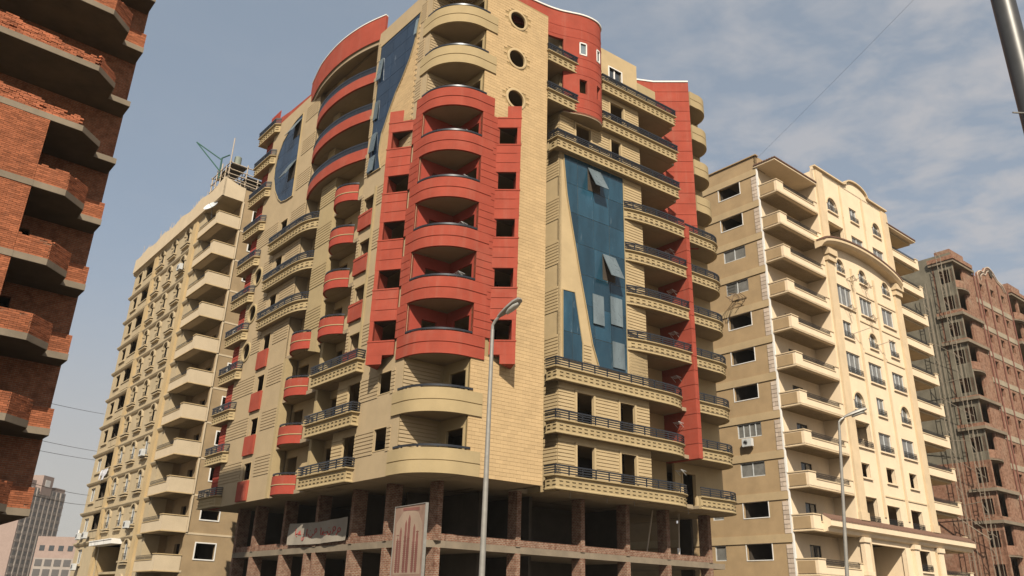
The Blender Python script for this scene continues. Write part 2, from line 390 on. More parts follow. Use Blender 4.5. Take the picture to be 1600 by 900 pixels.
# raw ground storeys: slabs, brick piers, low brick walls
mb = MB(FM, (2.4, 3, 4.5)); mb.prism([(3.6, 1.55), (25.3, 1.55), (25.3, 10), (10, 10), (10, 24.9), (2.4, 24.9), (2.4, 3.2), (2.65, 2.35), (3.1, 1.75)], 4.5, 4.84)
part(mb, 'floor_slab', GREYC, smooth=False)
def lowwall(path):
    mb = MB(FM, (*path[0], 4.84)); mb.sweep(path, [(0, 4.85), (-.2, 4.85), (-.2, 5.2), (0, 5.2)]); return part(mb, 'low_brick_wall', BRICKP, smooth=False)
lowwall([(2.44, 3.3), (2.44, 23.6)]); lowwall([(25.0, 1.6), (3.7, 1.6), (2.75, 2.4), (2.44, 3.2)])
for b in (2.75, 7.85, 12.5, 16.1, 19.6, 23.5):
    for z0, z1 in ((0, 4.5), (4.84, 7.84)):
        mb = MB(FM, (2.4, b, z0)); mb.box(2.34, 3.1, b-.15, b+.15, z0, z1); part(mb, 'brick_pier', BRICKP, smooth=False)
for a in (5.4, 9.0, 13.2, 17.6, 22.1, 25.0):
    for z0, z1 in ((0, 4.5), (4.84, 7.84)):
        mb = MB(FM, (a, 1.6, z0)); mb.box(a-.16, a+.16, 1.49, 2.3, z0, z1); part(mb, 'brick_pier', BRICKP, smooth=False)
mb = MB(FM, (14.4, 1.6, 0)); mb.box(14.2, 14.5, 1.55, 2.3, 0, 4.5); part(mb, 'brick_pier', BRICKP, smooth=False)
for (x0, x1, y0, y1) in ((4, 25.2, 6.4, 6.6), (7.4, 7.6, 4, 18.6), (9.8, 10, 10, 19.0), (4.6, 5.6, 24.4, 24.6), (25.1, 25.3, 2.4, 10), (10, 10.2, 2.6, 6.4), (18.4, 18.6, 2.6, 6.4), (3.6, 7.4, 9.6, 9.8), (4.4, 7.4, 17.4, 17.6)):
    for z0, z1 in ((0, 4.5), (4.84, 7.8)):
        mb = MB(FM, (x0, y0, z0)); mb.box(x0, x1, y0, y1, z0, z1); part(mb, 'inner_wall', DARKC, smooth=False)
for a, b, c, d in ((4.2, 17.8, 3.7, 17.6), (3.4, 18.7, 3.0, 19.0), (2.8, 21.0, 2.9, 21.3)):
    mb = MB(FM, (a, b, 4.84)); mb.bar((a, b, 4.84), (c, d, 7.8), .05); part(mb, 'timber_prop', WOOD)

# floors and core of the finished storeys
mb = MB(FM, (8, 8, 0)); mb.prism([(2.2, .12), (25.7, .12), (25.7, 1.0), (28.0, 1.0), (28, 10), (10, 10), (10, 25), (2.3, 25), (2.3, 20.4), (.72, 20.1), (.72, 9.15), (3.0, 9.1), (3.0, 7.5), (.12, 7.4), (.12, 2.4), (2.3, 2.3)], 0, .24)
fl = mb.mesh('floor_slab', SOFF, False)
for l in range(10): put(fl, 'floor_slab', FM, (8, 8, S(l)), MT)
mb = MB(FM, (8, 8, 0)); mb.prism([(2.2, .3), (25.7, .3), (25.7, 1.0), (28.0, 1.0), (28, 10), (10, 10), (10, 24), (3.2, 24), (3.2, 16.2), (1.0, 16.2), (1.0, 9.3), (3.0, 9.2), (3.0, 7.5), (.3, 7.3), (.3, 2.4), (2.3, 2.3)], 0, .2)
fl = mb.mesh('roof_slab', SOFF, False)
for l in (10, 10.2): put(fl, 'roof_slab', FM, (8, 8, S(l)-.05), MT)
mb = MB(FM, (8, 8, S(0)))
mb.box(3.5, 27.9, 5.5, 5.7, S(0), S(10.28)); mb.box(5.4, 5.6, 3.5, 24.9, S(0), S(10.28)); mb.box(27.8, 28, 1, 10, S(0), S(10.28)); mb.box(2.5, 10, 24.7, 24.9, S(0), S(10.28))
for a in (6.0, 9.6, 19, 23.2): mb.box(a, a+.15, 2.2, 5.5, S(0), S(10.28))
for b in (6.2, 12.6, 16.6): mb.box(2.9, 5.4, b, b+.15, S(0), S(10.28))
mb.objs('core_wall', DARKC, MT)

def win(axis, c, h0, h1, z0, z1, w=.045, d=.02, mat=CREAMW, name='window', at=None, parent=None, fr=FM):
    mb = MB(fr, (c, h0, z0) if axis == 'a' else (h0, c, z0)); frame_ring(mb, axis, c, h0, h1, z0, z1, w, -d, .02)
    return mb.obj(name, mat, parent or MT, False)

# ---- left facade walls (plane b = 0)
hA = [(3.52, 4.76, S(l+.465), S(l+.845)) for l in (0, 1)]
hB = [(7.40, 8.62, S(l+.53), S(l+.86)) for l in (2, 3, 4, 5)]
hC = [(20.45, 21.6, S(l+.48), S(l+.85)) for l in range(0, 7)]
mb = MB(FM, (3, 0, S(0)))
wall(mb, 'b', 0, 2.4, 6.7, S(0), S(2), hA, .12); wall(mb, 'b', 0, 2.4, 9.0, S(2), S(10.22), hB+[(3.36, 5.09, S(l+.36), S(l+.78)) for l in range(2, 7)], .12)
mb.box(8.75, 9.0, .02, 1.8, S(2), S(10.2))
part(mb, 'wall', TAN, smooth=False)
mb = MB(FM, (3, 0, S(0)))
for l in (0, 1): strips(mb, 'b', 0, 3.12, 6.68, S(l+.42), S(l+.9), hA)
for l in (2, 3, 4, 5):
    strips(mb, 'b', 0, 5.35, 7.1, S(l+.55), S(l+1.0), hB); strips(mb, 'b', 0, 8.75, 9.0, S(l+.55), S(l+1.0), hB)
for l in (6, 7, 8, 9):
    strips(mb, 'b', 0, 3.0, 3.62, S(l+.45), S(l+1.0)); strips(mb, 'b', 0, 8.7, 9.0, S(l+.42), S(l+.95))
strips(mb, 'b', 0, 3.05, 5.9, S(6.42), S(6.86))
part(mb, 'plaster_courses', TAN, smooth=False, kind='stuff')
for h in hA: win('b', 0, *h)
for l in (2, 3, 4, 5):
    mb = MB(FM, (7.4, 0, S(l))); frame_ring(mb, 'b', 0, 7.40, 8.62, S(l+.53), S(l+.86), .06, -.04, .02); mb.box(7.16, 7.32, -.1, .01, S(l), S(l+1)); part(mb, 'window', CREAM, smooth=False)
    mb = MB(FM, (7.4, 0, S(l+.13))); mb.box(7.36, 8.92, -.16, .01, S(l+.14), S(l+.51)); mb.box(7.36, 8.92, -.19, .01, S(l+.45), S(l+.49)); part(mb, 'red_panel', RED, smooth=False)
cC = [(24.5, S(l+.66), .66) for l in (3, 4, 5)]
mb = MB(FM, (20, 0, S(0))); wall(mb, 'b', 0, 17.55, 25.85, S(0), S(10.29), hC, .12, cC)
mb.box(17.55, 17.8, .02, 1.8, S(0), S(10.29)); mb.box(25.6, 25.85, .02, 1.0, S(0), S(10.29)); mb.box(17.55, 25.85, .02, .3, S(10.0), S(10.285))
part(mb, 'wall', TAN, smooth=False)
mb = MB(FM, (20, 0, S(0)))
for l in range(0, 7):
    strips(mb, 'b', 0, 22.1, 25.83, S(l+.52), S(l+1.0), [(c[0]-.85, c[0]+.85, c[1]-.85, c[1]+.85) for c in cC]); strips(mb, 'b', 0, 17.6, 19.9, S(l+.52), S(l+1.0))
for l in (7, 8, 9): strips(mb, 'b', 0, 17.6, 19.7, S(l+.52), S(l+1.0))
part(mb, 'plaster_courses', TAN, smooth=False, kind='stuff')
for i, h in enumerate(hC):
    win('b', 0, *h)
    if i < 4:
        mb = MB(FM, (20.4, 0, S(i))); mb.box(20.38, 22.0, -.14, .01, S(i+.03), S(i+.46)); part(mb, 'red_panel', RED, smooth=False)
def ring_part(axis, c, hc, zc, r0, r1, d, mat, name):
    mb = MB(FM, (c, hc, zc) if axis == 'a' else (hc, c, zc)); n = 36
    q = (lambda h, z, e: (c+e, h, z)) if axis == 'a' else (lambda h, z, e: (h, c+e, z))
    pr = [(r0, .05), (r1, .01), (r1, -d*.6), ((r0+r1)/2, -d), (r0, -d*.8)]; m = len(pr); vs = []; fs = []
    for i in range(n):
        t = 2*math.pi*i/n
        for r, e in pr: vs.append(q(hc+r*math.cos(t), zc+r*math.sin(t), e))
    for i in range(n):
        for k in range(m): fs.append((i*m+k, i*m+(k+1) % m, ((i+1) % n)*m+(k+1) % m, ((i+1) % n)*m+k))
    mb.add(vs, fs); return part(mb, name, mat)
for c in cC: ring_part('b', 0, c[0], c[1], .64, .80, .08, CREAM, 'round_window')
# middle pier, recess back walls, partitions
mb = MB(FM, (14, 0, S(2.9))); mb.plate('b', 0, [(12.98, S(2.86)), (15.05, S(3.04)), (15.05, S(7)), (12.98, S(7))], 1.8); part(mb, 'pier', CREAM, smooth=False)
mb = MB(FM, (14, 0, S(3)))
for l in (3, 4, 5, 6): strips(mb, 'b', 0, 12.98, 15.05, S(l+.42), S(l+.95))
part(mb, 'plaster_courses', CREAM, smooth=False, kind='stuff')
hD = [(11.15, 12.02, S(l)+.26, S(l+.84)) for l in (0, 1, 2)]+[(15.6, 17.1, S(l)+.26, S(l+.84)) for l in range(0, 4)]+[(11.8, 12.9, S(l)+.26, S(l+.84)) for l in range(3, 7)]+[(16.4, 17.3, S(l)+.26, S(l+.8)) for l in (4, 5, 6)]
mb = MB(FM, (12, .9, S(0))); wall(mb, 'b', .9, 9.4, 17.55, S(0), S(7), hD, .15); part(mb, 'recess_wall', CREAMW, smooth=False)
mb = MB(FM, (12, 1.8, S(7))); wall(mb, 'b', 1.8, 9.0, 17.55, S(7), S(10.1), [(h0, h1, S(l)+.26, S(l+.83)) for l in (7, 8, 9) for h0, h1 in ((12.0, 13.2), (15.9, 16.9))], .2); part(mb, 'recess_wall', CREAM, smooth=False)
hG = [(7.0, 8.35, S(l)+.26, S(l+.86)) for l in (0, 1)]
mb = MB(FM, (8, .12, S(0))); wall(mb, 'b', .12, 6.7, 9.6, S(0), S(2), hG, .12); mb.box(9.4, 9.6, .14, .9, S(0), S(2)); part(mb, 'wall', CREAMW, smooth=False)
mb = MB(FM, (8, .12, S(0)))
for l in (0, 1): strips(mb, 'b', .12, 6.72, 9.58, S(l)+.5, S(l+.9), hG)
part(mb, 'plaster_courses', CREAMW, smooth=False, kind='stuff')
mb = MB(FM, (12, .6, S(0))); mb.box(12.05, 12.35, .05, .9, S(0), S(3)); mb.box(14.3, 15.3, .25, 1.8, S(7), S(10)); mb.box(17.2, 17.54, -.02, .8, S(0), S(3)); mb.objs('partition', CREAM, MT)
mb = MB(FM, (14.8, .24, S(7)))
for l in (7, 8, 9): strips(mb, 'b', .25, 14.3, 15.3, S(l+.35), S(l+1))
part(mb, 'plaster_courses', CREAM, smooth=False, kind='stuff')
# far left end: set-back red wall
mb = MB(FM, (26.5, .25, S(0))); wall(mb, 'b', .25, 25.85, 27.7, S(0), S(10.6), [(26.2, 26.8, S(l+.3), S(l+.8)) for l in range(0)], .25); mb.box(27.45, 27.7, .3, 10, S(0), S(10.6)); part(mb, 'red_end_wall', REDD, smooth=False)
mb = MB(FM, (26.5, .25, S(0)))
for l in LV: strips(mb, 'b', .25, 25.86, 27.7, S(l)+.3, S(l+.92), step=.26, hgt=.22)
part(mb, 'plaster_courses', REDD, smooth=False, kind='stuff')
mb = MB(FM, (25, .4, S(10.3))); mb.sweep([(27.8, 1.2), (27.2, .3), (25.9, .15), (24, .35), (20, .5)], [(0, S(10.2)), (-.2, S(10.2)), (-.2, S(10.62)), (0, S(10.62))]); part(mb, 'roof_parapet', RED)

# ---- blue glass panels, pane by pane
def panes(name, axis, c, poly, hs, zs, mat, tilt=(), d=.05, trim=None):
    root = MB(FM, (c, poly[0][0], poly[0][1]) if axis == 'a' else (poly[0][0], c, poly[0][1]))
    cx = sum(p[0] for p in poly)/len(poly); cz = sum(p[1] for p in poly)/len(poly)
    n = len(poly); P = offs(poly, True); ar = sum(poly[i-1][0]*poly[i][1]-poly[i][0]*poly[i-1][1] for i in range(n)); sg = -1 if ar > 0 else 1
    o1 = [(p[0]+nn[0]*.045*sg, p[1]+nn[1]*.045*sg) for p, nn in P]
    q = (lambda h, z, e: (c+e, h, z)) if axis == 'a' else (lambda h, z, e: (h, c+e, z))
    for i in range(n):
        j = (i+1) % n
        root.add([q(*poly[i], -.09), q(*poly[j], -.09), q(*o1[j], -.09), q(*o1[i], -.09), q(*o1[i], .01), q(*o1[j], .01)], [(0, 1, 2, 3), (3, 2, 5, 4)])
        root.add([q(*poly[i], -.09), q(*poly[j], -.09), q(*poly[j], -.02), q(*poly[i], -.02)], [(0, 1, 2, 3)])
    root.plate(axis, c-.022, poly, .02)
    rt_ = part(root, name, trim or CREAM, smooth=False)
    for i in range(len(hs)-1):
        for k in range(len(zs)-1):
            g = .012
            pp = clip(poly, hs[i]+g, hs[i+1]-g, zs[k]+g, zs[k+1]-g)
            if len(pp) < 3 or parea(pp) < .03: continue
            op = (i, k) in tilt
            h0, z0 = (min(p[0] for p in pp), max(p[1] for p in pp))
            mb = MB(FM, (c-d, h0, z0) if axis == 'a' else (h0, c-d, z0)); mb.plate(axis, c-d-(.02 if op else 0)-random.random()*.006, pp, .02)
            mb.obj('pane', mat, rt_, False)
    return rt_
gpoly = [(3.63, S(9.76)), (3.93, 36.84), (4.15, 35.88), (4.54, 34.91), (5.26, 33.77), (5.93, 32.95), (6.5, 31.96), (6.95, 30.95), (7.25, 30.4), (7.36, 29.6), (7.34, 28.79), (7.0, 27.72), (8.52, 27.78), (8.52, S(9.76))]
panes('curved_glass_panel', 'b', 0, gpoly, [3.5, 5.2, 6.85, 8.6], [27.5+1.03*i for i in range(12)], BLUED)
cres = [(20.32, 38.5), (21.45, 38.36), (22.42, 38.02), (23.56, 37.25), (24.25, 36.1), (24.42, 35.1), (24.3, 34.1), (23.71, 32.78), (22.83, 31.68), (22.14, 31.14), (21.18, 30.92), (20.14, 30.88)]
panes('crescent_glass_panel', 'b', 0, cres, [20.0, 21.5, 23.0, 24.6], [30.7+1.3*i for i in range(8)], BLUED)
rpoly = [(9.33, 29.5), (14.6, 29.5), (14.58, 22), (14.55, S(2.47)), (12.2, S(2.47)), (11.7, 16.84), (11.3, 18.7), (10.63, 21.74), (10.07, 24.43), (9.64, 26.6)]
panes('slanted_glass_panel', 'a', .6, rpoly, [9.2, 10.55, 11.9, 13.25, 14.7], [15.2, 17.25, 19.3, 21.3, 23.35, 25.4, 27.45, 29.6], BLUE)
panes('tapered_glass_panel', 'a', .6, [(9.34, 15.55), (10.84, 15.55), (10.84, 16.7), (10.25, 19.9), (9.32, 19.86)], [9.2, 10.1, 11], [15.2, 17.25, 20], BLUE)
# opened and pale sashes on the glass
def sash(axis, c, h0, h1, z0, z1, tilt, mat=BLUEL):
    o = tilt; q = (lambda h, z, e: (c+e, h, z)) if axis == 'a' else (lambda h, z, e: (h, c+e, z))
    mb = MB(FM, q(h0, z1, 0)); t = .05
    mb.add([q(h0, z1, -.06), q(h1, z1, -.06), q(h1, z0+.12*o, -.06-o), q(h0, z0+.12*o, -.06-o), q(h0, z1, -.06-t), q(h1, z1, -.06-t), q(h1, z0+.12*o, -.06-o-t), q(h0, z0+.12*o, -.06-o-t)],
           [(0, 1, 2, 3), (7, 6, 5, 4), (0, 4, 5, 1), (1, 5, 6, 2), (2, 6, 7, 3), (3, 7, 4, 0)])
    s = part(mb, 'opened_sash' if tilt > .2 else 'sash', mat, smooth=False)
    if tilt > .2:
        mb = MB(FM, q(h0, z0, -.03)); mb.plate(axis, c-.062, [(h0, z0), (h1, z0), (h1, z1), (h0, z1)], .01); mb.obj('dark_void_plate', DARKC, s, False)  # dark plate stands in for the unlit void behind the sash
sash('a', .6, 11.4, 12.5, 27.5, 29.2, .75); sash('a', .6, 12.6, 13.7, 21.4, 23.2, .75)
sash('a', .6, 11.7, 12.6, 18.2, 20.2, .06); sash('a', .6, 13.2, 14.2, 18.5, 20.4, .03); sash('a', .6, 13.3, 14.3, 15.7, 17.4, .03)
sash('b', 0, 8.0, 8.5, 35.1, 36.9, .12); sash('b', 0, 8.0, 8.45, 31.9, 33.4, .05); sash('b', 0, 7.85, 8.45, 29.3, 30.8, .12); sash('b', 0, 7.8, 8.45, 27.85, 29.0, .08); sash('b', 0, 3.85, 4.1, 36.4, 37.7, .1)
sash('b', 0, 20.4, 21.6, 36.6, 38.1, .7); sash('b', 0, 20.3, 21.5, 32.6, 34.2, .7)

# ---- right facade: yellow stone face (plane a = 0)
cS = [(4.92, S(l+.637), .63) for l in (7, 8, 9, 10)]
hS = [(2.9, 3.3, S(l)+.28, S(l+.8)) for l in ()]
mb = MB(FM, (0, 5, S(0))); wall(mb, 'a', 0, 2.5, 7.45, S(0), S(10.18), [(3.57, 5.09, S(l+.36), S(l+.78)) for l in range(2, 7)], .12, cS[:3]); mb.box(.02, 3.2, 7.2, 7.45, S(0), S(10.1)); part(mb, 'wall', STONEB, smooth=False)
mb = MB(FM, (0, 5, S(0))); ch = .208; z = S(0)+.01; k = 0
while z+ch < S(10.18):
    h = 2.52+(-.2 if k % 2 else 0)
    while h < 7.43:
        x0, x1 = max(h, 2.52), min(h+.45, 7.43); h += .455
        if x1-x0 < .06: continue
        zm = z+ch/2
        if any(math.hypot(max(x0-c[0], 0, c[0]-x1), max(z-c[1], 0, c[1]-z-ch)) < .66 for c in cS): continue
        if x0 < (5.05 if S(2.3) < zm else 3.75) and S(2.1) < zm < S(7.0): continue
        mb.box(-.022-random.random()*.004, .005, x0, x1-.005, z, z+ch-.013)
    z += ch; k += 1
part(mb, 'stone_cladding', STONE, smooth=False, kind='stuff')
mb = MB(FM, (4.5, 0, S(7))); z = S(6.42); k = 0                       # stone beside the curved glass
def gx(zz):
    for i in range(11):
        A, B = gpoly[i], gpoly[i+1]
        if min(A[1], B[1]) <= zz <= max(A[1], B[1]): return A[0]+(B[0]-A[0])*(zz-A[1])/(B[1]-A[1]+1e-9)
    return 3.6
while z < S(9.6):
    x1 = gx(z+.09)-.12; h = 3.66+(.2 if k % 2 else 0)
    while h < x1-.05:
        mb.box(h, min(h+.4, x1), -.026-random.random()*.008, .005, z, z+ch-.014); h += .41
    z += ch; k += 1
part(mb, 'stone_cladding', STONE, smooth=False, kind='stuff')
for c in cS[:3]: ring_part('a', 0, c[0], c[1], .61, .76, .07, CREAMW, 'round_window')
# corner recess walls behind the round balconies
for l in LV:
    red = 2 <= l <= 6
    m = REDD if red else CREAM
    mb = MB(FM, (2.4, 2.4, S(l)))
    wall(mb, 'b', 2.5, .02, 2.4, S(l)+.24, S(l+1), [(.3, 1.75, S(l)+.26, S(l+.8))], .1); wall(mb, 'a', 2.4, .02, 2.5, S(l)+.24, S(l+1), [(.9, 1.9, S(l)+.26, S(l+.78))] if red else [], .2)
    part(mb, 'recess_wall', m, smooth=False)
    if not red: 
        mb = MB(FM, (.5, 2.5, S(l))); frame_ring(mb, 'b', 2.5, .3, 1.75, S(l)+.26, S(l+.8), .09, -.05, .02); part(mb, 'door_frame', CREAM, smooth=False)
        mb = MB(FM, (2.4, .5, S(l))); strips(mb, 'a', 2.4, .05, 2.3, S(l)+.3, S(l+.95)); part(mb, 'plaster_courses', TAN, smooth=False, kind='stuff')

# ---- drum balconies on the corner
def drum(o): return [(3.12, -o)]+arc((2.2, 2.2), 2.2+o, 270, 180, 18)+[(-o, 3.3)]
Dp = drum(.10)
def drumparapet(h=1.26, o=.10, z0=0):
    return [(0, z0), (0, z0+.60), (-.04, z0+.61), (-.04, z0+.65), (0, z0+.66), (0, z0+h), (-.16, z0+h), (-.16, z0)]
mb = MB(FM, (1, 1, 0)); mb.sweep(Dp, drumparapet()); dpm = {k: mb.mesh('balcony', k) for k in (CREAM, RED)}
mb = MB(FM, (1, 1, 0)); mb.prism(drum(-.05)+[(.1, 2.55), (2.45, 2.55), (2.45, .1)], .02, .22); dsl = mb.mesh('soffit', SOFF, False)
mb = MB(FM, (1, 1, 0)); rp = [(2.7, -.02)]+arc((2.2, 2.2), 2.2+.02, 270, 180, 18)+[(-.02, 2.7)]; rail(mb, rp, 1.26, 1.44, 1, 1.0, .035); drl = mb.mesh('railing', RAIL)
for l in LV:
    red = 2 <= l <= 7
    bo = put(dpm[RED if red else CREAM], 'balcony', FM, (1, 1, S(l)), MT)
    put(dsl, 'soffit', FM, (1, 1, S(l)), bo); put(drl, 'railing', FM, (1, 1, S(l)), bo)
# red drum piers between storeys with shadow grooves
def coursed(mb, path, z0, z1, n, th=.18, g=.035):
    dz = (z1-z0)/n
    for i in range(n):
        a, b = z0+i*dz, z0+(i+1)*dz
        mb.sweep(path, [(0, a+g/2), (0, b-g/2), (-th, b-g/2), (-th, a+g/2)])
    mb.sweep(path, [(-.035, z0), (-.035, z1), (-th+.01, z1), (-th+.01, z0)])
mb = MB(FM, (2.8, 0, 0)); coursed(mb, off([(3.35, 0), (2.8, 0), (2.42, 0)], .1), 1.262, 3.1, 4); pl_ = mb.mesh('drum_pier', RED)
mb = MB(FM, (0, 3, 0)); coursed(mb, off([(0, 2.5), (0, 3.0), (0, 3.75)], .1), 1.262, 3.1, 4); pr_ = mb.mesh('drum_pier', RED)
mb = MB(FM, (0, 3.5, 0)); coursed(mb, off([(0, 3.3), (0, 3.75)], .1), 0, 1.262, 3); pr2 = mb.mesh('drum_pier', RED)
for l in range(2, 7):
    put(pl_, 'drum_pier', FM, (2.8, 0, S(l)), MT); put(pr_, 'drum_pier', FM, (0, 3, S(l)), MT)
    if l > 2: put(pr2, 'drum_pier', FM, (0, 3.5, S(l)), MT)
# red wedge bays with square openings on both sides of the drum
def wedge(path, fi):
    """path runs wall, tip, wall as seen from left to right; fi = index where the open front starts"""
    p0, p1 = path[fi], path[fi+1]; ins = off(path, -.1); end = 2 if fi == 0 else 0
    def mid(t):
        A, B = (p0, p1) if fi == 0 else (p1, p0)                       # from the drum towards the tip
        return (A[0]+(B[0]-A[0])*t, A[1]+(B[1]-A[1])*t)
    mb = MB(FM, (*path[1], 0))
    for z0, z1 in ((S(2.11), S(2.39)), *[(S(l+.76), S(l+1.39)) for l in range(2, 6)], (S(6.76), S(7.0))):
        n = max(1, round((z1-z0)/.62)); coursed(mb, path, z0, z1, n, .16)
        mb.prism(ins, z0+.02, z0+.12); mb.prism(ins, z1-.12, z1-.02)
        mb.sweep(path, [(.03, z1-.09), (.03, z1-.01), (-.1, z1-.01), (-.1, z1-.09)])
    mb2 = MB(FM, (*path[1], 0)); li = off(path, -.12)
    for l in range(2, 7): mb2.prism(li, S(l+.39)+.003, S(l+.39)+.012); mb2.prism(li, S(l+.76)-.012, S(l+.76)-.003)  # dark plates that paint interior shade into the bay windows
    q = mid(.84); pp = [q, path[1], path[2]] if fi == 0 else [path[0], path[1], q]
    mb.sweep(pp, [(-.01, S(1.98)), (-.01, S(7.25)), (-.14, S(7.25)), (-.14, S(1.98))])
    q = mid(.42); tri = [q, path[1], path[2]] if fi == 0 else [path[0], path[1], q]
    for z0, z1 in ((S(1.95), S(2.12)), (S(6.99), S(7.26))): mb.prism(tri, z0, z1)
    rb_ = part(mb, 'red_bay', RED, smooth=False); mb2.objs('shade_lining', DARKC, rb_); return rb_
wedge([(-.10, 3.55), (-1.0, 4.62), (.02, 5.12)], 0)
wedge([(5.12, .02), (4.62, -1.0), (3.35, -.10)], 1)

# ---- beige balconies with relief squares, ledge and navy rails
def beige(path, relief=True, h=.775, o_led=.14, base=True, rl=True, post=1.0, mat=CREAM, closeback=None, relstep=.46, slab=None):
    """meshes of one balcony with its bottom at z=0; path is the line of the parapet face"""
    A = (path[len(path)//2][0], path[len(path)//2][1], 0)
    mb = MB(FM, A); mb.sweep(path, [(0, .10), (0, h-.10), (-.14, h-.10), (-.14, .10)])
    if base: mb.sweep(path, [(.05, 0), (.05, .06), (0, .12), (-.14, .12), (-.14, 0)])
    par = mb.mesh('balcony', mat)
    mb = MB(FM, A); mb.sweep(path, [(.02, h-.12), (o_led, h-.06), (o_led, h), (-.16, h), (-.16, h-.12)]); led = mb.mesh('ledge', mat)
    subs = [('ledge', led)]
    if relief:
        mb = MB(FM, A)
        for (p, d) in along(path, relstep):
            nx, ny = -d[1], d[0]; w = .12
            for z0, z1 in ((.25, .29), (.46, .50)):
                P = [(p[0]+d[0]*s*w+nx*o, p[1]+d[1]*s*w+ny*o) for s, o in ((-1, -.01), (1, -.01), (1, .055), (-1, .055))]; mb.prism(P, z0, z1)
        subs.append(('relief_squares', mb.mesh('relief_squares', mat, False)))
    if slab: mb = MB(FM, A); mb.prism(slab, .02, .2); subs.append(('soffit', mb.mesh('soffit', SOFF, False)))
    if rl: mb = MB(FM, A); rail(mb, off(path, o_led-.08), h, h+.56, 4, post); subs.append(('railing', mb.mesh('railing', RAIL)))
    return A, par, subs
def place(B, levels, name='balcony'):
    A, par, subs = B; res = []
    for l in levels:
        o = put(par, name, FM, (A[0], A[1], S(l)), MT); res.append(o)
        for n, me in subs: put(me, n, FM, (A[0], A[1], S(l)), o, kind='stuff' if n == 'relief_squares' else None)
    return res
# left facade
p = [(12.15, .6), (12.15, -.42), (6.62, -.42), (6.62, .0)]
place(beige(p, slab=[(12.1, -.36), (6.66, -.36), (6.66, .25), (12.1, 1.0)]), (0, 1, 2))
p = [(28.2, 1.2), (28.2, -.34), (25.0, -.34), (24.75, -.01)]
place(beige(p, slab=[(28.15, 1.2), (28.15, -.3), (25.0, -.3), (24.8, .1), (25.8, .1), (25.8, 1.2)]), LV)
p = [(22.15, 0), (22.15, -.42)]+smoothpath([(22.0, -.42), (18.5, -.42), (17, -.38), (16.1, -.22), (15.5, .05), (15.06, .45)], 4)
place(beige(p, slab=p+[(15.0, 1.0), (17.6, 1.0), (17.6, .1)]), (4, 5, 6))
# small two-tone red bowed balconies
def roundel(c, r):
    path = arc(c, r, 325, 215, 20); A = (c[0], c[1], 0)
    mb = MB(FM, A); mb.sweep(path, [(0, 0), (0, .52), (-.03, .525), (-.03, .60), (-.12, .60), (-.12, 0)]); lo = mb.mesh('balcony', REDD)
    mb = MB(FM, A); mb.sweep(path, [(.01, .60), (.01, 1.12), (-.12, 1.12), (-.12, .60)]); hi = mb.mesh('upper_band', RED)
    mb = MB(FM, A); mb.sweep(path, [(.03, .545), (.03, .60), (-.1, .60), (-.1, .545)]); st = mb.mesh('pale_stripe', CREAM)
    mb = MB(FM, A); mb.prism(off(path, -.04)+[(path[-1][0], path[-1][1]+1.5), (path[0][0], path[0][1]+1.5)], .02, .18); sf = mb.mesh('soffit', SOFF, False)
    mb = MB(FM, A); rail(mb, off(path, -.05), 1.12, 1.30, 1, .8, .03); rl_ = mb.mesh('railing', RAIL)
    return A, lo, [('upper_band', hi), ('pale_stripe', st), ('soffit', sf), ('railing', rl_)]
place(roundel((15.2, 1.15), 1.72), (0, 1, 2, 3)); place(roundel((11.05, 1.0), 1.72), (3, 4, 5, 6))
# wide bowed red balconies and the bowed roof fascia
bow = smoothpath([(18.35, .3), (17.4, -.08), (16.4, -.38), (15.2, -.58), (13.9, -.66), (12.6, -.62), (11.1, -.40), (9.8, -.02), (9.02, .3)], 4)
A = (14, 0, 0)
mb = MB(FM, A); mb.sweep(bow, [(0, 0), (0, .80), (-.15, .80), (-.15, 0)]); me = mb.mesh('balcony', RED)
mb = MB(FM, A); mb.prism(off(bow, -.03)+[(9.05, 1.9), (17.5, 1.9)], .02, .2); sf = mb.mesh('soffit', SOFF, False)
mb = MB(FM, A); rail(mb, off(bow, -.06), .8, 1.32, 5, 1.0, .045); rl_ = mb.mesh('railing', RAIL)
for l in (7, 8, 9):
    o = put(me, 'balcony', FM, (14, 0, S(l)), MT); put(sf, 'soffit', FM, (14, 0, S(l)), o); put(rl_, 'railing', FM, (14, 0, S(l)), o)
bow2 = smoothpath([(19.7, .1), (18.3, -.25), (16.8, -.58), (15.3, -.75), (13.9, -.82), (12.4, -.76), (10.9, -.55), (9.7, -.25), (8.6, .12)], 4)
mb = MB(FM, (14, 0, S(10.05))); mb.sweep(bow2, [(0, S(10.08)), (.03, S(10.5)), (.02, S(10.72)), (-.2, S(10.72)), (-.2, S(10.08))]); ro = part(mb, 'bowed_roof', RED)
mb = MB(FM, (14, 0, S(10.7))); mb.sweep(bow2, [(.06, S(10.72)), (.06, S(10.745)), (-.2, S(10.745)), (-.2, S(10.72))]); mb.obj('coping', WHITE, ro)
mb = MB(FM, (14, 0, S(10))); mb.prism(off(bow2, -.05)+[(8.6, 2), (17.6, 2), (17.5, .2)], S(10.07), S(10.12)); mb.obj('soffit', SOFF, ro, False)
mb = MB(FM, (14, 0, S(10))); mb.sweep(off(bow2, -.12), [(0, S(9.98)), (0, S(10.07)), (-.3, S(10.07)), (-.3, S(9.98))]); mb.obj('moulding', SOFF, ro)

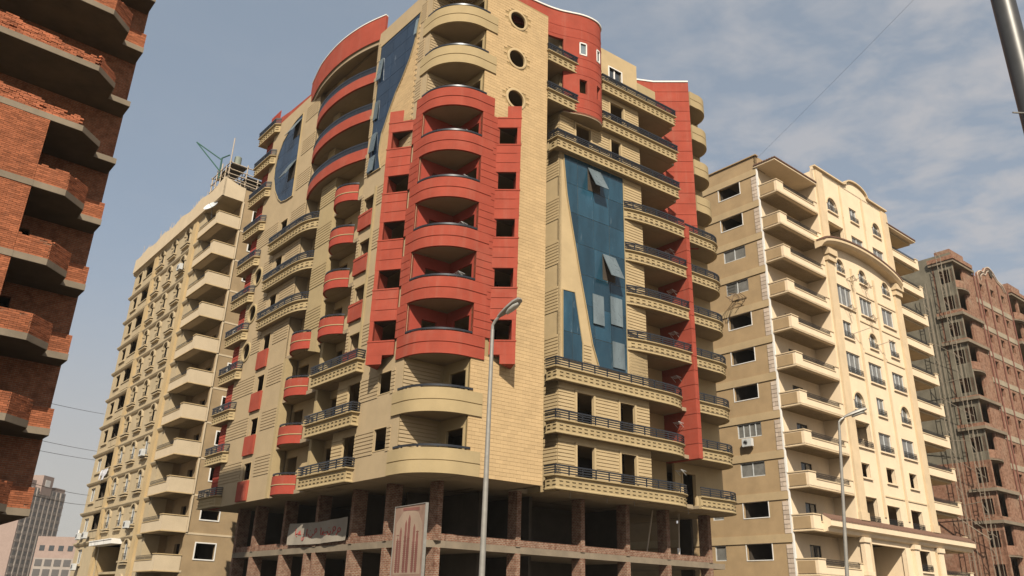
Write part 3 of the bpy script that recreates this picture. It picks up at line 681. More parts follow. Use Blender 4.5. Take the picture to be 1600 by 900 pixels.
# right facade wall (plane a = .6)
dR = [(10.42, 11.72, S(l)+.26, S(l+.865)) for l in (0, 1, 7)]+[(13.87, 15.1, S(l)+.26, S(l+.855)) for l in (0, 1)]+[(13.6, 14.5, S(7)+.26, S(7.88)), (13.6, 14.87, S(8)+.26, S(8.88))]
wR = [(13.6, 14.8, S(9.55), S(9.87))]
mb = MB(FM, (.6, 12, S(0))); wall(mb, 'a', .6, 9.0, 16.4, S(0), S(10.31), dR+wR, .12)
wall(mb, 'b', 9.0, .6, 3.2, S(0), S(10.31)); mb.box(.62, 2.6, 16.2, 16.4, S(0), S(10.3)); part(mb, 'wall', CREAMW, smooth=False)
mb = MB(FM, (.6, 9, S(0)))
for l in range(0, 8):
    strips(mb, 'b', 9.0, .62, 3.2, S(l+.42), S(l+.95))
    strips(mb, 'a', .6, 9.02, 9.28 if 2.4 < l < 7 else 16.38, S(l+.42), S(l+.95), [(h[0]-.16, h[1]+.16, h[2], h[3]+.2) for h in dR]+[(9.0, 14.75, S(2.4), S(7))])
for l in (3, 4, 5, 6): strips(mb, 'a', .6, 14.75, 16.38, S(l+.05), S(l+1.0))
strips(mb, 'a', .6, 14.75, 16.38, S(2.1), S(3.0)); strips(mb, 'a', .6, 11.0, 11.6, S(2.45), S(2.9)); strips(mb, 'a', .6, 12.6, 16.38, S(8.3), S(8.95), dR)
part(mb, 'plaster_courses', CREAMW, smooth=False, kind='stuff')
for h in dR:
    mb = MB(FM, (.6, h[0], h[2])); frame_ring(mb, 'a', .6, h[0], h[1], h[2], h[3], .14, -.07, .02); part(mb, 'door_frame', CREAMW, smooth=False)
mb = MB(FM, (.6, 13.6, S(9.55))); frame_ring(mb, 'a', .6, *wR[0], .08, -.05, .15); mb.box(.66, .72, 14.15, 14.25, S(9.55), S(9.87)); wo = part(mb, 'window', WHITE, smooth=False)
mb = MB(FM, (.7, 13.6, S(9.55))); mb.box(.72, .74, 13.6, 14.8, S(9.55), S(9.87)); mb.obj('pane', DARKGLASS, wo, False)
# deep balcony recess and the walls right of the fin
hE = [(h0, h1, S(l)+.26, S(l+.8)) for l in range(0, 10) for h0, h1 in ((17.1, 18.3),)]
mb = MB(FM, (2.6, 18, S(0))); wall(mb, 'a', 2.6, 16.4, 20.0, S(0), S(10.2), hE, .2); part(mb, 'recess_wall', CREAMW, smooth=False)
hF = [(21.0, 22.2, S(l)+.26, S(l+.8)) for l in range(0, 11)]
mb = MB(FM, (2.2, 22, S(0))); wall(mb, 'a', 2.2, 20.3, 25.0, S(0), S(10.6), hF, .2); part(mb, 'recess_wall', CREAMW, smooth=False)
for h in hF[:3]:
    mb = MB(FM, (2.2, h[0], h[2])); frame_ring(mb, 'a', 2.2, *h, .13, -.06, .02); part(mb, 'door_frame', CREAMW, smooth=False)
# balconies of the right facade
p = [(1.0, 8.5), (.17, 8.5), (.17, 17.2)]+smoothpath([(.17, 17.4), (.22, 18.2), (.45, 19.1), (.85, 19.6), (1.2, 19.85)], 4)
place(beige(p, slab=[(.7, 8.5), (.2, 8.55), (.2, 17.2), (.25, 18.2), (.5, 19.1), (1.0, 19.7), (1.6, 20), (2.6, 20), (2.6, 16.3), (.7, 16.3)]), (0, 1, 2))
p = [(1.0, 8.5), (.17, 8.5), (.17, 19.75), (.9, 19.75)]
place(beige(p, slab=[(.7, 8.55), (.2, 8.55), (.2, 19.7), (2.6, 19.9), (2.6, 16.3), (.7, 16.3)]), (7,))
p = [(.6, 12.55), (.17, 12.55), (.17, 19.75), (.9, 19.75)]
place(beige(p, slab=[(.7, 12.6), (.2, 12.6), (.2, 19.7), (2.6, 19.9), (2.6, 16.3), (.7, 16.3)]), (8, 9))
p = [(.3, 7.47), (-.08, 7.47), (-.08, 9.85), (.3, 9.85)]
place(beige(p, slab=[(-.05, 7.5), (-.05, 9.8), (.7, 9.8), (3, 9.2), (3, 7.5)]), (8, 9))
p = smoothpath([(.58, 14.62), (.46, 14.95), (.33, 15.5), (.2, 16.4), (.12, 17.4), (.08, 18.6), (.08, 19.98)], 4)
place(beige(p, slab=p+[(2.6, 19.98), (2.6, 16.3), (.62, 16.3)]), (3, 4, 5, 6))
# red fin between the balconies
mb = MB(FM, (0, 20.1, S(1))); mb.box(-.06, 2.6, 20.0, 20.3, S(.98), S(6.27))
for i in range(17): mb.box(-.085, 2.6, 19.97, 20.33, S(.98)+i*.97+.02, S(.98)+i*.97+.95)
part(mb, 'red_fin', RED, smooth=False)
p = [(.32, 20.34), (.32, 22.6)]+arc((2.25, 23.0), 1.93, 193, 90, 14)[1:]
place(beige(p, slab=p+[(2.3, 24.7), (2.3, 20.4)]), range(0, 7))
# angled red wall above, with round beige balconies beside it
dg = [(2.95, 18.9), (2.31, 20.15), (.62, 22.15), (1.0, 22.6)]
mb = MB(FM, (1.5, 21, S(6))); coursed(mb, dg[1:3], S(6.0), S(10.7), 16, .25); part(mb, 'red_angled_wall', RED, smooth=False)
mb = MB(FM, (2.6, 19.5, S(9.5))); mb.sweep(dg[:2], [(0, S(9.4)), (0, S(10.7)), (-.2, S(10.7)), (-.2, S(9.4))]); part(mb, 'red_angled_wall', RED, smooth=False)
mb = MB(FM, (1.5, 21, S(10.7))); mb.sweep(dg[:3], [(.05, S(10.7)), (.05, S(10.74)), (-.25, S(10.74)), (-.25, S(10.7))]); part(mb, 'coping', WHITE, smooth=False)
rp = [(.55, 22.2)]+arc((2.25, 23.15), 1.72, 190, 90, 14); A = (2, 23, 0)
mb = MB(FM, A); mb.sweep(rp, drumparapet(1.3)); me = mb.mesh('balcony', CREAM)
mb = MB(FM, A); mb.prism(off(rp, -.05)+[(2.3, 22.2)], .02, .2); sf = mb.mesh('soffit', SOFF, False)
for l in (7, 8, 9, 10): o = put(me, 'balcony', FM, (2, 23, S(l)), MT); put(sf, 'soffit', FM, (2, 23, S(l)), o)
mb = MB(FM, (1, 22.4, S(7))); mb.box(1.0, 2.3, 22.3, 22.5, S(7), S(10.4)); part(mb, 'partition', CREAM, smooth=False)
# bowed red bay under the roof
bay = smoothpath([(.75, 5.2), (.55, 7.5), (.32, 8.7), (.02, 9.5), (-.25, 10.2), (-.38, 10.9), (-.34, 11.6), (-.05, 12.2), (.4, 12.5), (.95, 12.6)], 9)
def bayseg(mb, path, z0, z1): mb.sweep(path, [(0, z0), (0, z1), (-.2, z1), (-.2, z0)])
cut = [i for i, q_ in enumerate(bay) if q_[1] < 9.0][-1]; lb = bay[cut:]
def ib(b): return min(range(len(lb)), key=lambda i: abs(lb[i][1]-b) + (10 if i > len(lb)-18 and b < 11 else 0))
w0, w1, w2, w3 = ib(10.05), ib(10.58), ib(11.47), ib(11.88)
mb = MB(FM, (0, 11, S(8)))
for z0, z1, full in ((S(7.95), S(8.5), 1), (S(8.5), S(8.86), 0), (S(8.86), S(9.52), 1), (S(9.52), S(9.86), 0)):
    if full: bayseg(mb, lb, z0, z1)
    else:
        for i, j in ((0, w0), (w1, w2), (w3, len(lb)-1)): bayseg(mb, lb[i:j+1], z0, z1)
bayseg(mb, bay, S(9.86), S(10.62))
br_ = part(mb, 'red_bowed_bay', RED)
mb = MB(FM, (0, 11, S(8)))
for z in (S(8.12), S(8.36), S(8.62), S(8.98), S(9.2), S(9.42), S(9.95), S(10.2)):
    mb.sweep(lb if z < S(9.86) else bay, [(.012, z), (.02, z+.03), (0, z+.05), (0, z)]) if not (S(8.5) < z < S(8.86)) else None
mb.obj('shadow_bead', REDD, br_, kind='stuff')
mb = MB(FM, (0, 11, S(8))); mb.prism(lb+[(.95, 9.05)], S(7.93), S(8.0)); mb.obj('soffit', SOFF, br_, False)
mb = MB(FM, (0, 11, S(10.6))); mb.sweep(bay, [(.07, S(10.62)), (.07, S(10.655)), (-.2, S(10.655)), (-.2, S(10.62))]); mb.obj('coping', WHITE, br_)
for i, j in ((w0, w1), (w2, w3)):
    P = lb[i:j+1]
    for z0, z1, gl in ((S(8.5), S(8.86), 0), (S(9.52), S(9.86), 1)):
        if gl:
            mb = MB(FM, (*P[0], z0)); mb.sweep(P, [(-.04, z0), (.03, z0), (.03, z0+.09), (-.04, z0+.09)]); mb.sweep(P, [(-.04, z1-.09), (.03, z1-.09), (.03, z1), (-.04, z1)])
            for a, b in ((0, 1), (-2, -1)):
                A_, B_ = P[a], P[b]; t = .9; C_ = (A_[0]+(B_[0]-A_[0])*t, A_[1]+(B_[1]-A_[1])*t); D_ = (B_[0]-(B_[0]-A_[0])*t, B_[1]-(B_[1]-A_[1])*t)
                mb.sweep([A_, C_] if a == 0 else [D_, B_], [(-.04, z0), (.03, z0), (.03, z1), (-.04, z1)])
            o = part(mb, 'window', WHITE, smooth=False)
            mb = MB(FM, (*P[0], z0)); mb.sweep(P, [(-.08, z0), (-.07, z0), (-.07, z1), (-.08, z1)]); mb.obj('pane', BLUEL, o, False)
# roof room and parapets
mb = MB(FM, (.6, 17, S(9.8))); mb.box(.6, .8, 16.42, 18.3, S(9.2), S(9.84)); mb.objs('roof_wall', CREAM, MT)
mb = MB(FM, (5, 5, S(10.3))); mb.box(4, 9.5, 4, 9.5, S(10.3), S(11.2)); part(mb, 'roof_room', CREAM, smooth=False)
for l in range(11): pass
# hooks and pipe stubs under the soffits
mb = MB(FM, (1, 12, S(0)))
for a, b in ((.9, 10.2), (.8, 12.9), (.9, 15.2), (1.2, 20.2)): mb.bar((a, b, S(0)-.28), (a, b, S(0)+.1), .02)
mb.objs('hanging_wire', GALV, MT)
# things hung in the deep balconies: white drying racks
RK = MB(FX, (0, 0, 0))
for x in (-.35, .35): RK.bar((x, 0, 0), (x, -.65, .1), .022); RK.bar((x, 0, -.35), (x, -.6, .08), .018)
for k in range(5): RK.bar((-.38, -.15*k-.05, .02+.012*k), (.38, -.15*k-.05, .02+.012*k), .014)
rkm = RK.mesh('drying_rack', ALU, False)
def rack(fr, at, rz, lab):
    o = put(rkm, 'drying_rack', fr, at, None, lab, 'drying rack', 'drying racks on the tower balconies'); o.rotation_euler.z = rz; o.scale = (.7, .7, .7); return o
num = ['lowest', 'second lowest', 'third lowest', 'fourth lowest', 'fifth lowest', 'sixth lowest', 'topmost']
for l in range(0, 6):
    rack(FM, (1.2, 19.93, S(l+.75)), R(-54.6), 'white drying rack on the red fin of the right facade, %s of six' % num[l] if l < 5 else 'white drying rack on the red fin of the right facade, topmost of six')
for k, l in enumerate((3, 4, 5, 6)):
    rack(FM, (1.0, 2.42, S(l+.62)), R(-54.6), 'white drying rack inside the red corner drum, %s of four' % ('lowest', 'second lowest', 'third lowest', 'topmost')[k])

# ------------------------------------------------------------------ cream building to the right
def S3(l): return 7.39+3.0*l
T3 = thing('apartment_building', F3, (4, 8, 0), 'cream apartment building with arched cornice and stacked balconies right of the tower', 'building')
def p3(mb, name, mat, parent=None, **k): k.setdefault('smooth', False); return mb.obj(name, mat, parent or T3, **k)
LV3 = range(-2, 10)
hl = [(a0, a1, S3(l+.385), S3(l+.755)) for l in LV3 for a0, a1 in ((3.48, 5.62), (7.45, 8.45), (11, 12.2))]
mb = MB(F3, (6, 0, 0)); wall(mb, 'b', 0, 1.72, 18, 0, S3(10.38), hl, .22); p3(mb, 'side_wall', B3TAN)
for l in range(-1, 11):
    mb = MB(F3, (6, 0, S3(l-.23))); mb.box(1.74, 18, -.07, .01, S3(l-.235), S3(l-.04)); p3(mb, 'pale_band', B3BAND)
mb = MB(F3, (6, 0, S3(10.38))); mb.box(1.6, 18, -.12, .3, S3(10.38), S3(10.41)); mb.box(1.72, 1.9, .0, 1.4, S3(9.98), S3(10.38)); p3(mb, 'coping', B3TAN)
mb = MB(F3, (2, 0, 0))
for l in LV3:
    for i in range(7):
        z = S3(l-.03)+i*.325; mb.box(1.80, 2.06 if i % 2 else 2.28, -.055, .01, z, z+.29)
        if i % 2: mb.box(2.08, 2.28, -.055, .01, z, z+.29)
p3(mb, 'quoin_stones', QUOIN, kind='stuff')
mb = MB(F3, (1.72, 0, 0)); mb.box(1.66, 1.79, -.05, .12, 0, S3(9.98)); p3(mb, 'white_corner_strip', WHITE)
def sashwin(fr, axis, c, h0, h1, z0, z1, parent, n=2, frm=ALU, pane=DARKGLASS, w=.07, dep=.1, arch=False):
    mb = MB(fr, (c, h0, z0) if axis == 'a' else (h0, c, z0))
    frame_ring(mb, axis, c, h0+w, h1-w, z0+w, z1-w, w, dep-.05, dep+.03)
    for i in range(1, n):
        x = h0+(h1-h0)*i/n
        mb.box(c+dep-.045, c+dep+.03, x-.035, x+.035, z0+w, z1-w) if axis == 'a' else mb.box(x-.035, x+.035, c+dep-.045, c+dep+.03, z0+w, z1-w)
    o = mb.obj('window', frm, parent, False)
    for i in range(n):
        x0, x1 = h0+(h1-h0)*i/n+.04, h0+(h1-h0)*(i+1)/n-.04
        mb = MB(fr, (c, x0, z0) if axis == 'a' else (x0, c, z0))
        if axis == 'a': mb.box(c+dep, c+dep+.02, x0, x1, z0+w, z1-w)
        else: mb.box(x0, x1, c+dep, c+dep+.02, z0+w, z1-w)
        mb.obj('pane', pane, o, False)
    return o
PANEW = plain('curtained_glass', (.20, .19, .17), .15, 0, .6, .35, 1.5)
for l in LV3:
    h = (3.48, 5.62, S3(l+.385), S3(l+.755))
    if l in (1, 6, 7): sashwin(F3, 'b', 0, *h, T3, 2, pane=PANEW)
    elif l == 2: sashwin(F3, 'b', 0, *h, T3, 4, pane=PANEW)
    else: mb = MB(F3, (h[0], 0, h[2])); frame_ring(mb, 'b', 0, *h, .06, -.03, .04); p3(mb, 'window', WHITE)
    if l < 3: sashwin(F3, 'b', 0, 7.45, 8.45, S3(l+.385), S3(l+.755), T3, 1, pane=PANEW)
mb = MB(F3, (4, -.05, S3(6))); 
for i in range(6): x = 4.75+i*.14; mb.bar((x, -.04, S3(6.4)), (x, -.04, S3(6.74)), .012)
for i in range(4): z = S3(6.42+.09*i); mb.bar((4.7, -.04, z), (5.55, -.04, z), .012)
p3(mb, 'window_grille', IRON)
# inner floors
mb = MB(F3, (6, 6, 0)); mb.box(.3, 12, .25, 24.6, 0, .2); fl3 = mb.mesh('floor_slab', B3BAND, False)
for l in list(LV3)+[10]: put(fl3, 'floor_slab', F3, (6, 6, S3(l)), T3)
mb = MB(F3, (6, 6, 0)); mb.box(5.5, 5.7, .3, 24, 0, S3(10)); mb.box(11.8, 12, .3, 24, 0, S3(10)); mb.box(1.9, 5.5, 10.6, 10.75, 0, S3(10)); mb.box(1.9, 5.5, 14.9, 15.05, 0, S3(10)); mb.objs('core_wall', DARKC, T3)
# balconies left and right
hb = [(2.2, 3.7, S3(l)+.25, S3(l+.76)) for l in range(-1, 10)]
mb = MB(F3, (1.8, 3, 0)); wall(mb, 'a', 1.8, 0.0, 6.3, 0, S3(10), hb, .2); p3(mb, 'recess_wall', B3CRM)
mb = MB(F3, (1, 6.3, 0)); mb.box(.05, 1.8, 6.25, 6.45, 0, S3(10)); mb.box(1.72, 1.82, .0, .2, 0, S3(10)); p3(mb, 'recess_side_wall', B3CRM)
for h in hb: sashwin(F3, 'a', 1.8, *h, T3, 2, frm=IRON, pane=DARKGLASS)
hb2 = [(20.4, 21.6, S3(l)+.25, S3(l+.76)) for l in range(-1, 10)]
mb = MB(F3, (1.8, 22, 0)); wall(mb, 'a', 1.8, 19.2, 23.4, 0, S3(10.05), hb2, .2); p3(mb, 'recess_wall', B3CRM)
A = (0, 3, 0)
mb = MB(F3, A); mb.box(0, 1.72, 0, 6.2, 0, .18)
P = [(1.72, 0), (0, 0), (0, 1.0)]; mb.sweep(P, [(0, .06), (0, 1.12), (-.14, 1.12), (-.14, .06)])
mb.sweep([(0, 1.0), (0, 5.75)], [(0, .06), (0, .66), (-.14, .66), (-.14, .06)]); mb.sweep([(0, 5.75), (0, 6.22)], [(0, .06), (0, 1.1), (-.14, 1.1), (-.14, .06)])
bl3 = mb.mesh('balcony', B3CRM, False)
mb = MB(F3, A); mb.sweep(P, [(.05, 1.12), (.05, 1.2), (-.18, 1.2), (-.18, 1.12)]); mb.sweep([(0, 1.0), (0, 5.75)], [(.05, .66), (.05, .73), (-.18, .73), (-.18, .66)]); mb.sweep([(1.72, 0), (0, 0), (0, 6.2)], [(.04, 0), (.05, .06), (.0, .1), (-.1, .1), (-.1, 0)])
mb.sweep([(0, 5.7), (0, 6.24)], [(.05, 1.1), (.05, 1.17), (-.18, 1.17), (-.18, 1.1)]); cp3 = mb.mesh('coping', B3ORG, False)
mb = MB(F3, A); mb.plate('b', -.03, [(.22, .18), (1.55, .18), (1.55, 1.02), (.22, 1.02)], .03); pn3 = mb.mesh('side_panel', B3TAN, False)
def ironrail(mb, b0, b1, z0, z1, a=.08, curl=True):
    mb.bar((a, b0, z1), (a, b1, z1), .022, 5); mb.bar((a, b0, z0+.05), (a, b1, z0+.05), .015, 4); n = max(2, int((b1-b0)/.17))
    for i in range(n+1):
        b = b0+(b1-b0)*i/n; mb.bar((a, b, z0), (a, b, z1), .011, 4)
        if curl and i < n:
            d = (b1-b0)/n; mb.bar((a, b, z0+.06), (a, b+d, z1-.03), .012, 4); mb.bar((a, b+d, z0+.06), (a, b, z1-.03), .012, 4)
mb = MB(F3, A); ironrail(mb, 1.0, 5.75, .73, 1.15); rl3 = mb.mesh('iron_railing', IRON, False)
for l in range(-1, 10):
    o = put(bl3, 'balcony', F3, (0, 3, S3(l)), T3)
    for n, me in (('coping', cp3), ('side_panel', pn3), ('iron_railing', rl3)): put(me, n, F3, (0, 3, S3(l)), o)
A = (0, 22, 0)
mb = MB(F3, A); mb.box(.02, 1.9, 19.2, 25.0, .05, .22); mb.sweep([(0, 19.2), (0, 24.5)], [(0, .06), (0, .72), (-.14, .72), (-.14, .06)]); mb.sweep([(0, 24.5), (0, 25.05), (1.9, 25.05)], [(0, .06), (0, 1.15), (-.14, 1.15), (-.14, .06)]); br3 = mb.mesh('balcony', B3CRM, False)
mb = MB(F3, A); mb.sweep([(0, 19.2), (0, 24.5)], [(.05, .72), (.05, .79), (-.18, .79), (-.18, .72)]); mb.sweep([(0, 24.45), (0, 25.05), (1.9, 25.05)], [(.05, 1.15), (.05, 1.22), (-.18, 1.22), (-.18, 1.15)]); cr3 = mb.mesh('coping', B3ORG, False)
mb = MB(F3, A); ironrail(mb, 19.3, 24.5, .79, 1.15); rr3 = mb.mesh('iron_railing', IRON, False)
for l in range(-1, 10):
    o = put(br3, 'balcony', F3, (0, 22, S3(l+.06)), T3); put(cr3, 'coping', F3, (0, 22, S3(l+.06)), o); put(rr3, 'iron_railing', F3, (0, 22, S3(l+.06)), o)
mb = MB(F3, (1.5, 23.3, 0)); mb.box(1.55, 1.8, 23.2, 23.42, 0, S3(10)); p3(mb, 'white_post', WHITE)
# eave slabs with a tile edge
TILE = plain('clay_tile', (.16, .085, .055), .8)
for b0, b1, z in ((-.15, 6.3, S3(9.98)), (18.9, 24.9, S3(10.08))):
    mb = MB(F3, (0, b0, z)); mb.box(-.15, 1.9, b0, b1, z, z+.14); e = p3(mb, 'eave', B3CRM)
    mb = MB(F3, (0, b0, z)); mb.sweep([(1.9, b0), (-.15, b0), (-.15, b1)], [(.06, .14+z), (.06, .2+z), (-.5, .42+z), (-.5, .14+z)])
    for (q, d) in along([(1.9, b0), (-.15, b0), (-.15, b1)], .24): mb.box(q[0]-.08, q[0]+.08, q[1]-.08, q[1]+.08, z+.15, z+.26)
    mb.obj('roof_tiles', TILE, e, False, kind='stuff')
# central bay: wall with every window its own opening
rows = {9: [(8.05, 9.55, .37, .84, 'arch'), (12.0, 13.3, .46, .93, 'w'), (16.1, 17.45, .44, .90, 'arch')],
        8: [(7.5, 10.3, .25, .99, 'open'), (11.7, 13.8, .45, .94, 'w'), (15.55, 17.6, .47, .96, 'w')],
        7: [(8.2, 9.3, .40, .82, 'arch'), (11.95, 13.1, .40, .84, 'arch'), (16.1, 17.3, .40, .84, 'arch')],
        6: [(7.75, 10.2, .36, 1.0, 'w3'), (11.5, 13.7, .36, .92, 'w3'), (15.4, 17.5, .36, .92, 'w')],
        5: [(8.0, 9.4, .40, .90, 'w'), (12.2, 13.45, .40, .86, 'arch'), (15.9, 17.2, .40, .93, 'w')],
        4: [(7.7, 10.1, .36, .98, 'w3'), (11.45, 13.7, .33, .92, 'w3'), (15.5, 17.6, .36, .90, 'w3')],
        3: [(8.1, 9.6, .38, .85, 'arch'), (11.9, 13.2, .40, .91, 'w'), (15.95, 17.45, .40, .91, 'arch')],
        2: [(7.5, 10.05, .36, 1.05, 'open'), (11.4, 13.45, .38, .90, 'w'), (15.35, 17.5, .38, .92, 'w')],
        1: [(7.8, 9.1, .55, .92, 'hole'), (11.75, 13.2, .55, .95, 'hole'), (15.65, 17.0, .55, .96, 'hole')],
        0: [(7.35, 9.5, .40, 1.05, 'open'), (11.0, 13.1, .40, .93, 'hole2'), (14.95, 16.9, .40, .93, 'hole2')],
        -1: [(6.95, 13.0, -.6, .88, 'open'), (15.05, 17.2, .35, .88, 'hole2')]}
hw = [(w[0], w[1], S3(l+w[2]), S3(l+w[3])) for l, ws in rows.items() for w in ws]
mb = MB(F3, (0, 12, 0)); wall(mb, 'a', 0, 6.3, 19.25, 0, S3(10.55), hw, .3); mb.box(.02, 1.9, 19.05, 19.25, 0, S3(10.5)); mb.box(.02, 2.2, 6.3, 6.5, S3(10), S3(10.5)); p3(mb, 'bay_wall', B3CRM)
for b0, b1 in ((6.4, 7.45), (18.2, 19.2)):
    mb = MB(F3, (-.1, b0, 0)); mb.box(-.2, .01, b0, b1, 0, S3(10.5)); mb.box(-.28, .01, b0-.08, b1+.08, S3(.42), S3(.62)); mb.box(-.28, .01, b0-.08, b1+.08, S3(7.75), S3(7.95)); p3(mb, 'pilaster', B3ORG)
for b in (10.55, 14.45):
    mb = MB(F3, (-.1, b, 0)); mb.box(-.09, .01, b-.14, b+.14, S3(.6), S3(7.7)); mb.box(-.07, .01, b-.10, b+.10, S3(8.5), S3(10.4)); p3(mb, 'pilaster', B3ORG)
for l in (5.15, 6.1, 1.15, 6.98):
    mb = MB(F3, (-.1, 12, S3(l)))
    for b0, b1 in ((11.0, 14.2), (14.8, 18.1)): mb.box(-.07, .01, b0, b1, S3(l), S3(l)+.1)
    p3(mb, 'string_course', B3ORG)
for l, ws in rows.items():
    for w in ws:
        h0, h1, z0, z1 = w[0], w[1], S3(l+w[2]), S3(l+w[3]); k = w[4]
        if k in ('w', 'w3'): o = sashwin(F3, 'a', 0, h0, h1, z0, z1, T3, 3 if k == 'w3' else 2, pane=PANEW, dep=.16)
        elif k == 'arch':
            o = sashwin(F3, 'a', 0, h0, h1, z0, z1, T3, 2, pane=PANEW, dep=.2)
            mb = MB(F3, (0, h0, z1)); r = (h1-h0)/2; hc = (h0+h1)/2; zc = z1-r*.95; n = 12
            pts = [(hc+r*math.cos(math.pi*i/n), zc+r*.95*math.sin(math.pi*i/n)) for i in range(n+1)]
            mb.plate('a', -.02, [(h1, zc)]+pts[1:n//2+1]+[(hc, z1+.02), (h1, z1+.02)], .2); mb.plate('a', -.02, pts[n//2:n]+[(h0, zc), (h0, z1+.02), (hc, z1+.02)], .2); mb.obj('arch_spandrel', B3CRM, o, False)
            mb = MB(F3, (0, h0, z1)); q2 = [(hc+(r+.11)*math.cos(math.pi*i/n), zc+(r*.95+.11)*math.sin(math.pi*i/n)) for i in range(n+1)]
            for i in range(n): mb.plate('a', -.07, [pts[i], pts[i+1], q2[i+1], q2[i]], .07)
            mb.obj('arch_trim', B3ORG, o, False)
        else: mb = MB(F3, (0, h0, z0)); frame_ring(mb, 'a', 0, h0, h1, z0, z1, .1, -.04, .02); o = p3(mb, 'window', B3CRM)
        if l >= 0 or k == 'hole2':
            mb = MB(F3, (0, h0, z0)); mb.box(-.14, .02, h0-.15, h1+.15, z0-.14, z0-.02); mb.obj('sill', B3CRM, o, False)
        if (k in ('arch', 'w', 'open', 'hole2') or (k == 'w3' and l == 4)) and not (k == 'open' and l < 0) and l not in (6, 8):
            mb = MB(F3, (0, h0, z0)); ironrail(mb, h0-.05, h1+.05, z0, z0+.5, -.1); mb.obj('iron_railing', IRON, o, False)
for l, b0, b1 in ((8, 7.0, 10.6), (2, 7.0, 10.6), (0, 6.8, 10.3)):
    mb = MB(F3, (1.2, b0, S3(l))); mb.box(1.2, 1.35, b0, b1, S3(l)+.2, S3(l+1)-.01); mb.box(.32, 1.2, b1-.1, b1, S3(l)+.2, S3(l+1)-.01); mb.objs('loggia_wall', B3CRM, T3)
mb = MB(F3, (2.6, 10, S3(-2))); mb.box(2.6, 2.75, 6.6, 9.0, 0, S3(-.05)); mb.box(2.6, 2.75, 10.6, 13.3, 0, S3(-.05)); mb.box(.32, 2.6, 13.1, 13.25, 0, S3(-.05)); mb.objs('loggia_wall', B3CRM, T3)
# parapet of the bay with its arched centre
mb = MB(F3, (0, 12, S3(10.5)))
pr = [(6.3, S3(10.5)), (6.3, S3(10.62)), (11.3, S3(10.62)), (11.7, S3(10.68))]+[(13.7-1.95*math.cos(math.pi*i/12), S3(10.66)+.85*math.sin(math.pi*i/12)) for i in range(13)]+[(15.9, S3(10.62)), (19.4, S3(10.62)), (19.4, S3(10.5))]
mb.plate('a', 0, pr, .25); bo_ = p3(mb, 'parapet', B3CRM)
mb = MB(F3, (0, 12, S3(10.6)))
for A_, B_ in zip(pr[1:-1], pr[2:-1]):
    n_ = (-(B_[1]-A_[1]), B_[0]-A_[0]); l_ = math.hypot(*n_); n_ = (n_[0]/l_*.14, n_[1]/l_*.14)
    mb.plate('a', -.22, [A_, B_, (B_[0]+n_[0], B_[1]+n_[1]), (A_[0]+n_[0], A_[1]+n_[1])], .5)
mb.obj('cornice', B3ORG, bo_, False)
mb = MB(F3, (0, 9.6, S3(9)))
for b in (10.6, 14.6): mb.bar((-.06, b, S3(10.5)), (-.06, b, S3(9.4)), .05)
mb.objs('downpipe', B3ORG, bo_)
# curved cornice over the middle storeys
def archz(b): t = (b-11.9)/6.9; return S3(7.95)+1.25*max(0, 1-t*t)**.7
bs = [5.0+i*13.8/28 for i in range(29)]; vs = []; prof = [(.02, -.5), (-.62, -.42), (-.85, -.2), (-.85, 0), (-.7, .12), (.02, .4)]
for b in bs:
    for o_, z in prof: vs.append((o_, b, archz(b)+z))
mb = MB(F3, (0, 12, S3(8))); m_ = len(prof)
mb.add(vs, [(i*m_+k, i*m_+(k+1) % m_, (i+1)*m_+(k+1) % m_, (i+1)*m_+k) for i in range(28) for k in range(m_)]+[tuple(range(m_)), tuple(28*m_+k for k in range(m_-1, -1, -1))])
cc = p3(mb, 'curved_cornice', B3ORG, smooth=True)
mb = MB(F3, (0, 12, S3(8)))
for i in range(58):
    b = 5.05+i*13.7/57; z = archz(b); mb.box(-.9, -.2, b-.09, b+.09, z+.06, z+.2)
mb.obj('roof_tiles', TILE, cc, False, kind='stuff')
for b in (6.9, 18.7):
    mb = MB(F3, (-.3, b, S3(7.6))); mb.box(-.55, .0, b-.7, b+.7, S3(7.72), S3(7.9)); mb.box(-.4, .0, b-.6, b+.6, S3(7.55), S3(7.72)); p3(mb, 'capital', B3ORG)
# lower cornice with tiles
mb = MB(F3, (-.3, 12, S3(.2))); mb.sweep([(0, 1.2), (0, 25.0)], [(0, S3(.0)), (.25, S3(.02)), (.35, S3(.10)), (.62, S3(.14)), (.62, S3(.27)), (0, S3(.40))]); lc = p3(mb, 'lower_cornice', B3CRM)
mb = MB(F3, (-.3, 12, S3(.3)))
for i in range(110): b = 1.3+i*.2165; mb.add([(-.66, b-.09, S3(.27)), (-.66, b+.09, S3(.27)), (-.05, b+.09, S3(.40)), (-.05, b-.09, S3(.40)), (-.66, b, S3(.315)), (-.05, b, S3(.445))], [(0, 4, 5, 3), (4, 1, 2, 5), (0, 1, 4)])
mb.obj('roof_tiles', TILE, lc, False, kind='stuff')
for b in (6.5, 14.4, 18.7):
    mb = MB(F3, (-.3, b, 0)); mb.box(-.3, .0, b-.4, b+.4, 0, S3(-.1)); mb.box(-.4, .0, b-.5, b+.5, S3(-.12), S3(.0)); mb.box(-.38, .0, b-.48, b+.48, S3(-.9), S3(-.8)); p3(mb, 'column', B3CRM)
